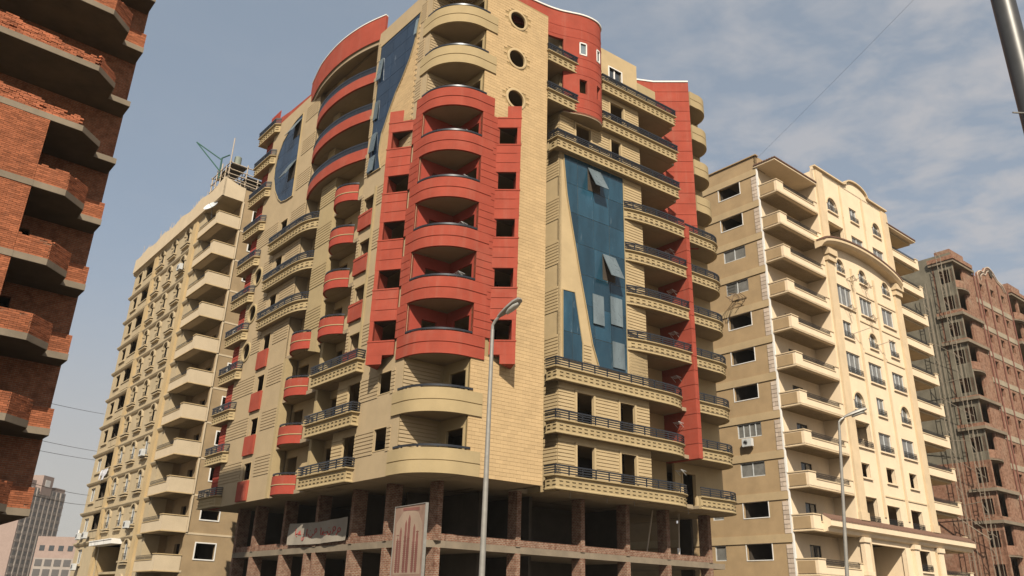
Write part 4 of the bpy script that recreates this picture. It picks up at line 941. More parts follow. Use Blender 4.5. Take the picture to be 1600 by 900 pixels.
# wrought brackets, awning arms and air conditioners
def ac(fr, at, rz, lab, group=None):
    r = thing('air_conditioner', fr, at, lab, 'air conditioner', group); W = fr.w(*at)
    F = Frame((W.x, W.y), 90, 0); mb = MB(F, (0, 0, at[2])); z = at[2]
    mb.box(-.42, .42, -.32, 0, z, z+.6); o1 = mb.obj('casing', ALU, r, False)
    mb = MB(F, (-.1, -.33, z+.3))
    for i in range(14):
        t = 2*math.pi*i/14; mb.bar((-.1, -.335, z+.3), (-.1+.2*math.cos(t), -.335, z+.3+.2*math.sin(t)), .012, 4)
    mb.obj('fan_grille', IRON, r, False)
    mb = MB(F, (0, 0, z))
    for x in (-.3, .3): mb.box(x-.02, x+.02, -.36, .05, z-.05, z)
    mb.objs('bracket', GALV, r)
    for c in r.children: pass
    r.rotation_euler.z = rz; return r
ang3 = R(90-50.95)
ac(F3, (4.6, -.12, S3(2.14)), R(-50.95), 'white air conditioner below the barred four-pane window of the buff side wall', 'air conditioners on side walls')
CUR = MB(FX, (0, 0, 0))
for k in range(5):
    pts = [(.0+.09*k*math.cos(t*.8+k), -.35+.28*math.cos(t+k), .25*math.sin(t*1.3+k*2)) for t in [i*.5 for i in range(9)]]
    for A_, B_ in zip(pts, pts[1:]): CUR.bar(A_, B_, .013, 4)
CUR.bar((-.45, 0, 0), (.45, 0, 0), .02, 4); CUR.bar((-.4, 0, 0), (-.4, -.6, .1), .02, 4); CUR.bar((.4, 0, 0), (.4, -.6, .1), .02, 4)
cum = CUR.mesh('iron_bracket', plain('rusty_iron', (.22, .15, .09), .8), False)
dS = R(-50.95); LB = {(10.0, 7): 'leftmost just below the curved cornice', (12.5, 7): 'middle one just below the curved cornice', (9.0, 6): 'below the left tall window', (12.6, 6): 'below the middle tall window'}
for (b, l), s in LB.items():
    o = put(cum, 'iron_bracket', F3, (-.05, b, S3(l+.28)), None, 'curly iron drying bracket on the cream bay, '+s, 'bracket', 'iron brackets on the cream building'); o.rotation_euler.z = R(40.24); o.scale = (1.1, 1.1, 1.1)
o = put(cum, 'iron_bracket', F3, (4.4, -.05, S3(6.2)), None, 'curly iron bracket on the buff side wall under a barred window', 'bracket', 'iron brackets on the cream building'); o.rotation_euler.z = R(-50.95); o.scale = (1.6, 1.6, 1.6)
for b, l, s in ((9.5, 5.6, 'left'), (13.5, 5.55, 'right')):
    mb = MB(F3, (0, b, S3(l))); mb.bar((-.0, b, S3(l)), (-1.3, b+.5, S3(l)+.35), .035); o = mb.obj('awning_arm', WOOD, None, label='thin wooden awning arm sticking out of the cream bay, %s one of two' % s, cat='awning arm', group='awning arms')

# ------------------------------------------------------------------ cream building behind, left of the tower
def S2(l): return 6.69+3.0*l
T2 = thing('apartment_building', F2, (8, 4, 0), 'tall cream apartment building with arched windows behind the left of the tower', 'building')
def q2(mb, name, mat, parent=None, **k): k.setdefault('smooth', False); return mb.obj(name, mat, parent or T2, **k)
AC_ = (16.7, 13.0, 9.2); LV2 = range(-2, 10)
hf = []; 
for l in LV2:
    for c in AC_:
        if not (l < 0 and c > 9.5): hf.append((c-.6, c+.6, S2(l+.36), S2(l+.86)))
    hf.append((23.3, 24.9, S2(l+.36), S2(l+.80)))
    if l >= 0: hf.append((19.6, 22.4, S2(l+.10), S2(l+.93)))
hf.append((11.0, 17.6, 0, S2(0)-.5))
mb = MB(F2, (15, .4, 0)); wall(mb, 'b', .4, 5.0, 26.3, 0, S2(10.0), hf, .12); mb.box(26.0, 26.3, .42, 12, 0, S2(10)); q2(mb, 'front_wall', B2CRM)
mb = MB(F2, (15, 4, 0)); mb.box(.2, 26, .75, 12, 0, .2); f2 = mb.mesh('floor_slab', B2CRM, False)
for l in list(LV2)+[10]: put(f2, 'floor_slab', F2, (15, 4, S2(l)), T2)
mb = MB(F2, (15, 4, 0)); mb.box(.3, 26, 5, 5.2, 0, S2(10)); mb.box(5, 5.2, 2.2, 5, 0, S2(10)); mb.box(11, 11.2, .8, 5, 0, S2(10)); mb.box(19, 19.2, .8, 5, 0, S2(10)); mb.box(22.8, 23, .8, 5, 0, S2(10)); mb.objs('core_wall', DARKC, T2)
for l in range(0, 11):
    mb = MB(F2, (15, .3, S2(l))); mb.sweep([(26.45, .6), (26.45, .4), (5.0, .4)], [(0, S2(l)-.30), (.12, S2(l)-.22), (.22, S2(l)-.05), (.22, S2(l)+.05), (0, S2(l)+.12)]); q2(mb, 'string_cornice', B2CRM)
for a0, a1 in ((18.0, 18.9), (6.4, 7.4)):
    mb = MB(F2, (a0, .3, 0)); mb.box(a0, a1, .18, .41, 0, S2(9.85)); q2(mb, 'pilaster', B2ORG)
for l in LV2:
    for i, c in enumerate(AC_):
        if l < 0 and c > 9.5: continue
        z0, z1 = S2(l+.36), S2(l+.86)
        mb = MB(F2, (c, .4, z0)); r = .62; n = 8; pts = [(c+r*math.cos(math.pi*k/n), z1-.42+r*.95*math.sin(math.pi*k/n)) for k in range(n+1)]; p_2 = [(c+(r+.2)*math.cos(math.pi*k/n), z1-.42+(r+.22)*.95*math.sin(math.pi*k/n)) for k in range(n+1)]
        for k in range(n): mb.plate('b', .26, [pts[k], pts[k+1], p_2[k+1], p_2[k]], .16)
        for s in (-1, 1): mb.box(c+s*.74-.1, c+s*.74+.1, .31, .41, z0, z1-.4); mb.box(c+s*.74-.17, c+s*.74+.17, .24, .41, z1-.52, z1-.36)
        o = q2(mb, 'arched_window', B2CRM)
        mb = MB(F2, (c, .3, z0)); mb.box(c-1.05, c+1.05, .08, .41, z0-.22, z0-.1); mb.box(c-.95, c+.95, .16, .41, z0-.42, z0-.3); mb.obj('sill', B2CRM, o, False)
        mb = MB(F2, (c, .3, z0))
        for k in range(5): x = c-.4+.2*k; mb.bar((x, .3, z0), (x, .3, z0+.5), .015, 4)
        mb.bar((c-.5, .3, z0+.5), (c+.5, .3, z0+.5), .02, 4); mb.obj('iron_railing', IRON, o, False)
        if l < 3: sw = sashwin(F2, 'b', .4, c-.6, c+.6, z0, z1, T2, 2, pane=DARKGLASS, dep=.1)
    h = (23.3, 24.9, S2(l+.36), S2(l+.80)); mb = MB(F2, (h[0], .4, h[2])); frame_ring(mb, 'b', .4, *h, .12, -.07, .02); mb.box(h[0]-.2, h[1]+.2, .25, .41, h[2]-.26, h[2]-.12); o = q2(mb, 'window', B2CRM)
    if l < 3: sashwin(F2, 'b', .4, *h, T2, 2, pane=PANEW, dep=.1)
    if l >= 0: mb = MB(F2, (21, .4, S2(l))); mb.box(19.6, 22.4, .38, .5, S2(l+.12), S2(l+.36)); mb.box(19.5, 22.5, .3, .52, S2(l+.36), S2(l+.39)); q2(mb, 'loggia_parapet', B2CRM)
# corner balconies
A = (1, 1, 0)
mb = MB(F2, A); mb.box(.02, 4.9, .02, 2.2, 0, .16); P = [(4.9, 0), (.7, 0)]; mb.sweep(P, [(0, .02), (0, .85), (-.14, .85), (-.14, .02)]); mb.sweep([(.7, 0), (0, 0), (0, 2.0)], [(0, .02), (0, 1.26), (-.14, 1.26), (-.14, .02)]); b2m = mb.mesh('balcony', B2LIT, False)
mb = MB(F2, A); mb.sweep([(.7, 0), (0, 0), (0, 2.0)], [(.05, 1.26), (.05, 1.33), (-.17, 1.33), (-.17, 1.26)]); mb.sweep(P, [(.04, .85), (.04, .9), (-.16, .9), (-.16, .85)]); mb.sweep([(4.9, 0), (0, 0), (0, 2)], [(.04, 0), (.04, .07), (-.1, .07), (-.1, 0)]); c2m = mb.mesh('coping', B2ORG, False)
mb = MB(F2, A); F2b = None
for k in range(18): x = .8+k*.235; mb.bar((x, .06, .9), (x, .06, 1.22), .014, 4); mb.bar((x, .06, .9), (x+.235, .06, 1.2), .012, 4)
mb.bar((.75, .06, 1.24), (4.9, .06, 1.24), .02, 4); r2m = mb.mesh('iron_railing', IRON, False)
for l in range(-1, 10):
    o = put(b2m, 'balcony', F2, (1, 1, S2(l)), T2); put(c2m, 'coping', F2, (1, 1, S2(l)), o); put(r2m, 'iron_railing', F2, (1, 1, S2(l)), o)
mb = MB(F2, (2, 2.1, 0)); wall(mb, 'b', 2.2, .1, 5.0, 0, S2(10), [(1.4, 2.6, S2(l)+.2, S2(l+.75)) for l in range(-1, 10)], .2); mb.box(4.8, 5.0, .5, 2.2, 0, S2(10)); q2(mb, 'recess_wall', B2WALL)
for l in range(-1, 10): mb = MB(F2, (4.9, 1, S2(l))); mb.box(4.7, 4.8, .35, 1.6, S2(l)+.9, S2(l+1)-.05); q2(mb, 'loggia_side', B2CRM)
# roof parapet with dipped top line
def dip(h): return S2(10.62)-.35*math.sin(math.pi*min(1, max(0, ((h-.5) % 5.4)/5.4)))**1.2
pr = [(h*.45, dip(h*.45)) for h in range(0, 59)]
mb = MB(F2, (10, 0, S2(10))); mb.plate('b', .0, [(0, S2(9.98)), (26.3, S2(9.98))]+[(min(x, 26.3), z) for x, z in pr[::-1]], .2); q2(mb, 'roof_parapet', B2LIT)
mb = MB(F2, (0, 1, S2(10))); mb.plate('a', .0, [(0.02, S2(9.98)), (2.1, S2(9.98)), (2.1, S2(10.46)), (1.6, S2(10.47)), (.8, S2(10.55)), (.02, S2(10.63))], .2); q2(mb, 'roof_parapet', B2LIT)
mb = MB(F2, (1, 1, S2(10))); mb.box(.2, 26, .2, 2.2, S2(10)-.05, S2(10)+.1); q2(mb, 'roof_slab', B2CRM)
# end wall with white framed windows
he = [(3.0, 4.6, S2(l+.36), S2(l+.76)) for l in (-1,)]+[(3.0, 4.5, S2(l+.38), S2(l+.62)) for l in (0,)]+[(3.2, 4.4, S2(l+.42), S2(l+.78)) for l in range(1, 10)]
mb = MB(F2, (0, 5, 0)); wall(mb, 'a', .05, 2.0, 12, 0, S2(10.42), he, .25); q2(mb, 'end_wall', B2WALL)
for h in he: mb = MB(F2, (0, h[0], h[2])); frame_ring(mb, 'a', .05, *h, .09, -.05, .06); q2(mb, 'window', WHITE)
for l in range(0, 10): mb = MB(F2, (0, 5, S2(l))); mb.box(.02, .06, 2.0, 12, S2(l-.03), S2(l+.02)); mb.box(-.06, .06, 2.02, 2.14, S2(l+.02), S2(l+.97)); q2(mb, 'pale_band', B2LIT)
# covered gateway at the foot
mb = MB(F2, (14, .2, S2(0))); mb.box(10.9, 17.9, -.5, .5, S2(0)-.55, S2(0)-.2); mb.box(10.9, 17.9, -.55, .5, S2(0)-.2, S2(0)-.12); q2(mb, 'gate_canopy', WHITE)
mb = MB(F2, (17.6, 2, 0)); mb.box(17.6, 17.8, .45, 5, 0, S2(0)-.5); mb.box(10.9, 11, .7, 5, 0, S2(0)-.5); q2(mb, 'gate_side_wall', B2ORG)
# roof timber scaffold
SC = thing('roof_scaffold', F2, (3, 2, S2(10.1)), 'timber scaffold and shoring on the roof of the cream building left of the tower', 'scaffold')
def sbar(p, q, r=.055): 
    mb = MB(F2, p); mb.bar(p, q, r, 5); mb.obj('timber_pole', WOOD, SC, False)
zt = S2(10.1)
for a in (.3, 1.4, 2.5, 3.6, 4.7):
    for b in (.35, 2.0): sbar((a, b, zt), (a+random.uniform(-.1, .1), b, zt+3.6+random.uniform(-.3, .8)))
for z in (1.8, 2.7, 3.4):
    for b in (.35, 2.0): sbar((.1, b, zt+z), (5.0, b, zt+z+random.uniform(-.1, .1)))
    for a in (.3, 2.5, 4.7): sbar((a, .2, zt+z), (a, 5.2, zt+z))
for b in (3.2, 4.4, 5.2): sbar((.3, b, zt), (.3, b, zt+2.6)); sbar((2.0, b, zt), (2.0, b, zt+2.8))
sbar((.25, .3, zt+2), (.25, .3, zt+6.0), .05); sbar((.1, .1, zt+2.1), (.1, 5.6, zt+2.1)); sbar((.1, .1, zt+1.5), (.1, 5.6, zt+1.3))
mb = MB(F2, (2, 2, zt+3)); mb.box(.3, 4.6, .5, 1.9, zt+3.3, zt+3.4); mb.box(.6, 4.4, 2.2, 4.9, zt+2.6, zt+2.7); mb.obj('formwork_deck', DARKC, SC, False)
mb = MB(F2, (2, 2, zt)); mb.box(1.2, 4.6, 2.4, 4.8, zt, zt+2.5); mb.obj('stair_core', DARKC, SC, False)
mb = MB(F2, (1, 1.3, zt+4.8)); mb.prism(arc((1.0, 1.2), .34, 0, 330, 11), zt+3.4, zt+4.5); mb.obj('water_drum', plain('dusty_green', (.22, .24, .19), .7), SC)
# starter bars and sticks along the far roof edge
ST = MB(F2, (14, 1.2, zt))
for k in range(150):
    a = random.uniform(4.5, 25.5); b = random.uniform(.3, 1.2); h = random.uniform(.5, 1.6); ST.bar((a, b, zt), (a+random.uniform(-.5, .7), b+random.uniform(-.2, .2), S2(10.5)+h), .022, 4)
ST.obj('timber_sticks', WOOD, SC, False, kind='stuff')
CR = thing('roof_hoist', F2, (3.2, .4, zt+3.4), 'small green hoist arm leaning over the scaffolded roof edge', 'hoist')
GRN = plain('green_hoist_paint', (.03, .10, .075), .5)
def gb(p, q, r=.07, n='hoist_arm'): mb = MB(F2, p); mb.bar(p, q, r, 6); mb.obj(n, GRN, CR)
gb((3.2, .4, zt+2.8), (3.0, .3, zt+5.0), .08, 'mast'); gb((3.0, .3, zt+4.8), (5.6, -1.6, zt+7.2)); gb((3.1, .35, zt+3.6), (5.6, -1.6, zt+7.2)); gb((3.0, .3, zt+5.0), (2.4, .8, zt+5.3), .07, 'counterweight')
# small things on this building
DI = thing('satellite_dish', F2, (1.9, -.1, S2(9.42)), 'white satellite dish on the topmost balcony of the cream building', 'satellite dish')
mb = MB(F2, (1.9, -.1, S2(9.5))); C_ = Vector((1.9, -.1, S2(9.75))); nd = Vector((-.35, -.75, .55)).normalized(); e1 = nd.orthogonal().normalized(); e2 = nd.cross(e1); vs = [tuple(C_)]; n = 20
for j in (1, 2, 3):
    for i in range(n): t = 2*math.pi*i/n; r = .24*j; x = C_+e1*(r*math.cos(t))+e2*(r*math.sin(t))+nd*(.03*j*j); vs.append(tuple(x))
fs = [(0, 1+i, 1+(i+1) % n) for i in range(n)]
for j in (0, 1): fs += [(1+j*n+i, 1+j*n+(i+1) % n, 1+(j+1)*n+(i+1) % n, 1+(j+1)*n+i) for i in range(n)]
mb.add(vs, fs); mb.obj('dish', ALU, DI)
mb = MB(F2, (1.9, -.1, S2(9.42))); mb.bar((1.9, .0, S2(9.42)), tuple(C_-nd*.05), .035); mb.bar(tuple(C_), tuple(C_+nd*.55), .02); mb.obj('mast', GALV, DI)
for (a, l, s) in ((8.6, 2.28, 'third arched window row from the bottom'), (9.0, .22, 'lowest arched window row'), (24.4, .12, 'window left of the gateway canopy'), (22.0, .12, 'loggia left of the gateway canopy'), (23.6, -.85, 'lowest left window'), (8.4, 8.3, 'topmost arched window row')):
    ac(F2, (a, .1, S2(l)), R(-49.9), 'air conditioner on the arched cream building, at the %s' % s, 'air conditioners on the arched building')
mb = MB(F2, (21.4, .2, S2(2.3))); cl = []
for k in range(7):
    a = 19.8+k*.38; w = .3; z1 = S2(2.34); z0 = z1-random.uniform(.6, 1.2); o_ = random.uniform(0, .1)
    mb.add([(a, .24, z1), (a+w, .24, z1), (a+w+.05, .2-o_, z0), (a-.03, .22-o_, z0+.1), (a+w*.5, .14, (z0+z1)/2)], [(0, 1, 4), (1, 2, 4), (2, 3, 4), (3, 0, 4)])
LD = mb.obj('laundry', plain('white_laundry', (.66, .64, .66), .9, var=.5, scale=2.2), None, label='white laundry hanging from a loggia of the arched cream building', cat='laundry')

# ------------------------------------------------------------------ unfinished brick block at the near left
def S1(l): return 4.35+3.0*l
T1 = thing('brick_block', F1, (2, -4, 0), 'unfinished orange brick block with bare concrete slabs at the near left edge', 'building')
def q1(mb, name, mat, parent=None, **k): k.setdefault('smooth', False); return mb.obj(name, mat, parent or T1, **k)
slab1 = [(-1.84, -14), (-1.84, -1.83), (-1.01, -.95), (-.02, -.90), (-.02, 0.0), (7.8, 0.0), (7.8, -14)]
mb = MB(F1, (0, -3, 0)); mb.prism(slab1, 0, .26); sm = mb.mesh('floor_slab', GREYC, False)
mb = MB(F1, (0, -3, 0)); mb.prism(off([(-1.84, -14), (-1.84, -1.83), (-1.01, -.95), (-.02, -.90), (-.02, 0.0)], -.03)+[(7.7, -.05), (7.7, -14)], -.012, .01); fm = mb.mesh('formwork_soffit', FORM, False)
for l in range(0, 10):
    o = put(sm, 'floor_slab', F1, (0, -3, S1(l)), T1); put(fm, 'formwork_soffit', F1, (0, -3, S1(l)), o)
mb = MB(F1, (1.2, -6, 0)); wall(mb, 'a', 1.2, -14, .05, S1(0), S1(9), [(-3.4, -2.3, S1(l)+.26, S1(l+.8)) for l in range(0, 9)], .25); mb.box(1.25, 7.8, -.2, .05, S1(0), S1(9)); q1(mb, 'back_wall', BRICK1)
mb = MB(F1, (4, -6, 0)); mb.box(4.5, 4.7, -14, -.3, S1(0), S1(9)); mb.box(7.6, 7.8, -14, 0, S1(0), S1(9)); mb.box(-.5, 7, -14, -6, 0, S1(0)); mb.objs('core_wall', DARKC, T1)
mb = MB(F1, (-1.8, -5, 0)); mb.box(-1.80, -1.58, -14, -3.03, S1(0), S1(5)); q1(mb, 'bay_wall', BRICK1)
for l in range(0, 5): mb = MB(F1, (-1.8, -5, S1(l))); mb.box(-1.85, -1.6, -14, -2.99, S1(l), S1(l)+.26); q1(mb, 'slab_edge', GREYC)
def laid(mb, path, z0, z1, rnd, miss=.0, ragtop=0.):
    """bricks laid along a path, each its own block with an open joint"""
    n = int(round((z1-z0)/.0785)); P = [Vector(p) for p in path]
    for A_, B_ in zip(P, P[1:]):
        d = B_-A_; L = d.length; d = d/L; nn = Vector((-d.y, d.x))
        for r in range(n):
            s = -(.125 if r % 2 else 0); z = z0+r*.0785
            while s < L-.03:
                e = min(s+.243, L); s0 = max(s, 0); s += .253
                if e-s0 < .04 or rnd.random() < miss or (ragtop and r > n-3 and rnd.random() < ragtop): continue
                o_ = rnd.uniform(-.007, .007); C_ = A_+d*s0+nn*o_; D_ = A_+d*e+nn*o_
                mb.prism([(C_.x, C_.y), (D_.x, D_.y), (D_.x-nn.x*.1, D_.y-nn.y*.1), (C_.x-nn.x*.1, C_.y-nn.y*.1)], z, z+rnd.uniform(.064, .070))
rb = random.Random(21)
mb = MB(F1, (-1.8, -5, S1(2)))
for l in range(0, 5): laid(mb, [(-1.82, -7.5), (-1.82, -3.01)], S1(l)+.265, S1(l+1)-.01, rb)
q1(mb, 'face_bricks', BRICKG, kind='stuff')
for l in (0, 1, 2, 3, 4, 7, 8):
    path = [(-1.82, -3.0 if l < 5 else -14), (-1.82, -1.82), (-1.0, -.95)]
    mb = MB(F1, (-1.5, -2, S1(l))); mb.sweep(path, [(-.02, S1(l)+.26), (-.02, S1(l)+.98), (-.13, S1(l)+.98), (-.13, S1(l)+.26)]); o = q1(mb, 'balcony_parapet', BRICK1)
    mb = MB(F1, (-1.5, -2, S1(l))); laid(mb, [(-1.82, -3.0 if l < 5 else -8), (-1.82, -1.82), (-1.0, -.95)], S1(l)+.265, S1(l)+1.03, rb, .004, .25 if l in (3, 4) else .05); mb.obj('parapet_bricks', BRICKG, o, False, kind='stuff')
for l in range(0, 9):
    if l in (5, 6): continue
    mb = MB(F1, (0, -.4, S1(l))); mb.sweep([(0.0, -.88), (0.0, -.02), (1.3, -.02)], [(-.04, S1(l)+.26), (-.04, S1(l)+.98), (-.15, S1(l)+.98), (-.15, S1(l)+.26)]); o = q1(mb, 'balcony_parapet', BRICK1)
    mb = MB(F1, (0, -.4, S1(l))); laid(mb, [(.02, -.88), (.02, -.02), (1.3, -.02)], S1(l)+.265, S1(l)+1.02, rb, .004, .08); mb.obj('parapet_bricks', BRICKG, o, False, kind='stuff')
# ragged parapets, brick by brick, with missing and broken pieces
BRK = plaster('loose_brick', (.38, .125, .06), .3, .2, .1, dirt=(.25, .13, .09), island=.35)
def ragged(l, seed, lean):
    rnd = random.Random(seed); mb = MB(F1, (-1.8, -5, S1(l)))
    for r in range(11):
        b = -13.5+(.13 if r % 2 else 0)
        while b < -2.05:
            top = 9.2 if b < -6.4 else 8.3 if b < -5 else 6.8 if b < -3.6 else 4.6 if b < -2.7 else 3.0+1.6*((b+2.7)/.6)
            if r < top+rnd.uniform(-.6, .5) and rnd.random() > .035:
                z = S1(l)+.27+r*.079; o_ = rnd.uniform(-.012, .02)+lean*r*.004; w = rnd.uniform(.225, .243)
                mb.box(-1.82-o_, -1.70-o_, b, b+w, z, z+rnd.uniform(.066, .074))
            b += .25
    q1(mb, 'broken_brick_parapet', BRK, kind='stuff')
    mb = MB(F1, (-1.4, -1.4, S1(l))); A_, B_ = Vector((-1.80, -1.86)), Vector((-1.02, -.98)); d = (B_-A_); L = d.length; d.normalize(); nn = Vector((-d.y, d.x))
    for r in range(7 if l == 6 else 0):
        s = .02+(.12 if r % 2 else 0)
        while s < L-.1:
            if r < 6-2.2*s/L+rnd.uniform(-.5, .5):
                c = A_+d*s; z = S1(l)+.27+r*.079; e = min(s+.235, L)
                P = [c, A_+d*e, A_+d*e-nn*.12, c-nn*.12]; mb.prism([(p.x, p.y) for p in P], z, z+.07)
            s += .25
    if mb.v: q1(mb, 'broken_brick_parapet', BRK, kind='stuff')
ragged(6, 3, .5); ragged(5, 8, 1.0)

# ------------------------------------------------------------------ scaffolded brick block at the far right
def S4(l): return 10.55+3.0*l
T4 = thing('brick_block', F4, (4, 8, 0), 'unfinished weathered brick block with grey side wall at the far right', 'building')
def q4(mb, name, mat, parent=None, **k): k.setdefault('smooth', False); return mb.obj(name, mat, parent or T4, **k)
LV4 = range(-3, 9)
SLAB4 = plaster('pale_concrete', (.34, .28, .20), .2, .4, .3)
hs4 = [(a0, a1, S4(l+.28), S4(l+.78)) for l in LV4 for a0, a1 in ((.75, 1.75),)]
mb = MB(F4, (6, .3, 0)); wall(mb, 'b', .3, .3, 16, S4(2.0), S4(9.4), [h for h in hs4 if h[2] > S4(2)], .25); q4(mb, 'side_wall', RAW4)
mb = MB(F4, (6, .3, 0)); wall(mb, 'b', .3, .3, 16, 0, S4(2.0), [h for h in hs4 if h[2] < S4(2)], .25); q4(mb, 'side_wall', BRICK4)
hf4 = [(b, b+.95, S4(l+.47), S4(l+.78)) for l in LV4 for b in (6.5, 9.35, 12.1)]
def fr4(b0, b1, holes): 
    mb = MB(F4, (.3, b0, 0)); wall(mb, 'a', .3, b0, b1, 0, S4(9.0), holes, .25); q4(mb, 'front_wall', BRICK4)
fr4(5.0, 14.2, hf4); fr4(20.2, 30, [(b, b+.95, S4(l+.47), S4(l+.78)) for l in LV4 for b in (22, 25, 28)])
for b0 in (.3, 14.2):
    mb = MB(F4, (2.2, b0, 0)); wall(mb, 'a', 2.2, b0, b0+6, 0, S4(9), [(b0+1, b0+2.4, S4(l)+.2, S4(l+.75)) for l in LV4], .2); q4(mb, 'recess_wall', BRICK4)
    for l in LV4:
        mb = MB(F4, (.4, b0, S4(l))); mb.box(.32, .62, b0, b0+.35, S4(l), S4(l+1)); mb.box(.35, .6, b0+2.5, b0+2.9, S4(l), S4(l+1)); mb.objs('column', BRICK4, T4)
        if b0 < 1: mb = MB(F4, (.4, b0, S4(l))); mb.box(.33, .6, b0+2.9, b0+4.8, S4(l), S4(l+1)); q4(mb, 'infill_wall', BRICK4)
for b in (5.25, 6.1, 8.5, 11.3, 14.0):
    mb = MB(F4, (.25, b, 0)); mb.bar((.2, b, 0), (.2, b, S4(9.1)), .07); q4(mb, 'downpipe', plain('rusty_pipe', (.20, .08, .055), .8) if 'rusty_pipe' not in MATS else MATS['rusty_pipe'], smooth=True)
mb = MB(F4, (6, 8, 0)); mb.box(.6, 14, .6, 30, -.02, .2); f4 = mb.mesh('floor_slab', GREYC, False)
for l in range(-3, 10): put(f4, 'floor_slab', F4, (6, 8, S4(l)), T4)
mb = MB(F4, (5, 8, 0)); mb.box(5, 5.2, .6, 30, 0, S4(9)); q4(mb, 'core_wall', DARKC)
for l in range(-3, 9):
    mb = MB(F4, (.25, 9, S4(l))); mb.box(.24, .31, 5.0, 14.2, S4(l)-.35, S4(l)+.22); mb.box(.24, .31, 20.2, 30, S4(l)-.35, S4(l)+.22); mb.objs('slab_edge', SLAB4, T4)
rect = {9, 7, 6, 4, 3, 1, 0, -2, -3}
for b0, nm in ((0, 0), (14.6, 1)):
    for l in range(-3, 10):
        if l in rect:
            mb = MB(F4, (0, b0, S4(l))); mb.box(0, 2.62, b0, b0+5.04, S4(l), S4(l)+.3); o = q4(mb, 'balcony_slab', GREYC)
            if l != 9: 
                mb = MB(F4, (0, b0, S4(l))); P = [(2.6, b0+.02), (.02, b0+.02), (.02, b0+5.0)]; hh = .62 if l in (7, 3, 0) else .42
                mb.sweep(P, [(0, S4(l)+.3), (0, S4(l)+hh), (-.12, S4(l)+hh), (-.12, S4(l)+.3)]); mb.obj('parapet', BRICK4, o, False)
        else:
            path = smoothpath([(.34, b0+.35), (.0, b0+1.0), (-.1, b0+1.9), (.05, b0+2.8), (.34, b0+3.6)], 4)
            mb = MB(F4, (0, b0, S4(l))); mb.prism(path+[(2, b0+3.6), (2, b0+.35)], S4(l), S4(l)+.2); o = q4(mb, 'balcony_slab', GREYC)
            mb = MB(F4, (0, b0, S4(l))); mb.sweep(path, [(0, S4(l)+.1), (0, S4(l)+1.0), (-.12, S4(l)+1.0), (-.12, S4(l)+.1)]); mb.obj('parapet', BRICK4, o)
    mb = MB(F4, (0, b0, S4(9.1))); mb.sweep([(2.6, b0-.1), (-.1, b0-.1), (-.1, b0+4.5)], [(0, S4(9)+.3), (0, S4(9)+.75), (-.15, S4(9)+.75), (-.15, S4(9)+.3)]); mb.box(.3, 1.9, b0+.4, b0+3.6, S4(9)+.3, S4(9.55)); q4(mb, 'roof_parapet', BRICK4)
mb = MB(F4, (.3, 10, S4(9)))
gp = [(6.6, S4(9)), (6.7, S4(9.22)), (7.6, S4(9.40)), (8.4, S4(9.42)), (9.2, S4(9.66)), (10.2, S4(9.76)), (11.2, S4(9.64)), (12.0, S4(9.40)), (13.2, S4(9.28)), (14.0, S4(9.0))]
mb.plate('a', .3, gp, .25); g4 = q4(mb, 'gable', BRICK4)
for k, (s, mt) in enumerate(((1.0, QUOIN), (.86, DARKC), (.80, QUOIN))):
    mb = MB(F4, (.25, 10, S4(9))); c0, z0 = 10.3, S4(9.0); Q = smoothpath([(c0+(x-c0)*s, z0+(z-z0)*s) for x, z in gp], 4); n = len(Q)
    for i in range(n-1):
        A_, B_ = Q[i], Q[i+1]; mb.plate('a', .24-.012*k, [A_, B_, (B_[0], B_[1]-.13), (A_[0], A_[1]-.13)], .06)
    mb.obj('gable_moulding', mt, g4, False)
mb = MB(F4, (.2, 10.2, S4(9.5))); mb.plate('a', .16, [(10.2+.38*math.cos(t*math.pi/8), S4(9.48)+.5*math.sin(t*math.pi/8)) for t in range(16)], .1); mb.obj('gable_opening', DARKC, g4, False)
# scaffold towers beside it
SF = thing('scaffold_tower', F4, (1.1, -.8, 0), 'tall thin ladder scaffold standing against the grey side wall of the far brick block', 'scaffold')
SG = thing('scaffold_tower', F4, (3.1, -.8, 0), 'thin ladder scaffold half hidden behind the cream building balconies', 'scaffold')
def pole(T, p, q, r=.04, n='pole'): mb = MB(F4, p); mb.bar(p, q, r*.8, 5); mb.obj(n, SCAF, T, False)
for T, a0, a1, zt in ((SF, .87, 1.30, 38.4), (SG, 2.88, 3.34, 35.5)):
    for a in (a0, a1): pole(T, (a, -.8, 0), (a, -.8, zt)); pole(T, (a, .1, 0), (a, .1, zt-1), .03)
    z = 1.5
    while z < zt-.5:
        pole(T, (a0, -.8, z), (a1, -.8, z), .035, 'rung'); pole(T, (a0, -.8, z+.35), (a1, -.8, z+.35), .035, 'rung')
        if random.random() < .5: pole(T, (a0, -.8, z+.35), (a1, -.8, z+1.3), .03, 'brace')
        z += 1.9
for z in (12.5, 18.4, 24.6): pole(SF, (1.3, -.8, z), (5.2, -.5, z+random.uniform(-.6, .6)), .045, 'plank')
for z in (9.5, 15, 21, 27): pole(SG, (3.3, -.8, z+2), (.6, -.5, z-.3), .03, 'brace')
pole(SF, (1.1, -.8, 9.0), (6.0, -.6, 13.0), .06, 'brace')
# darker wash of patched render on the side wall is left to the material

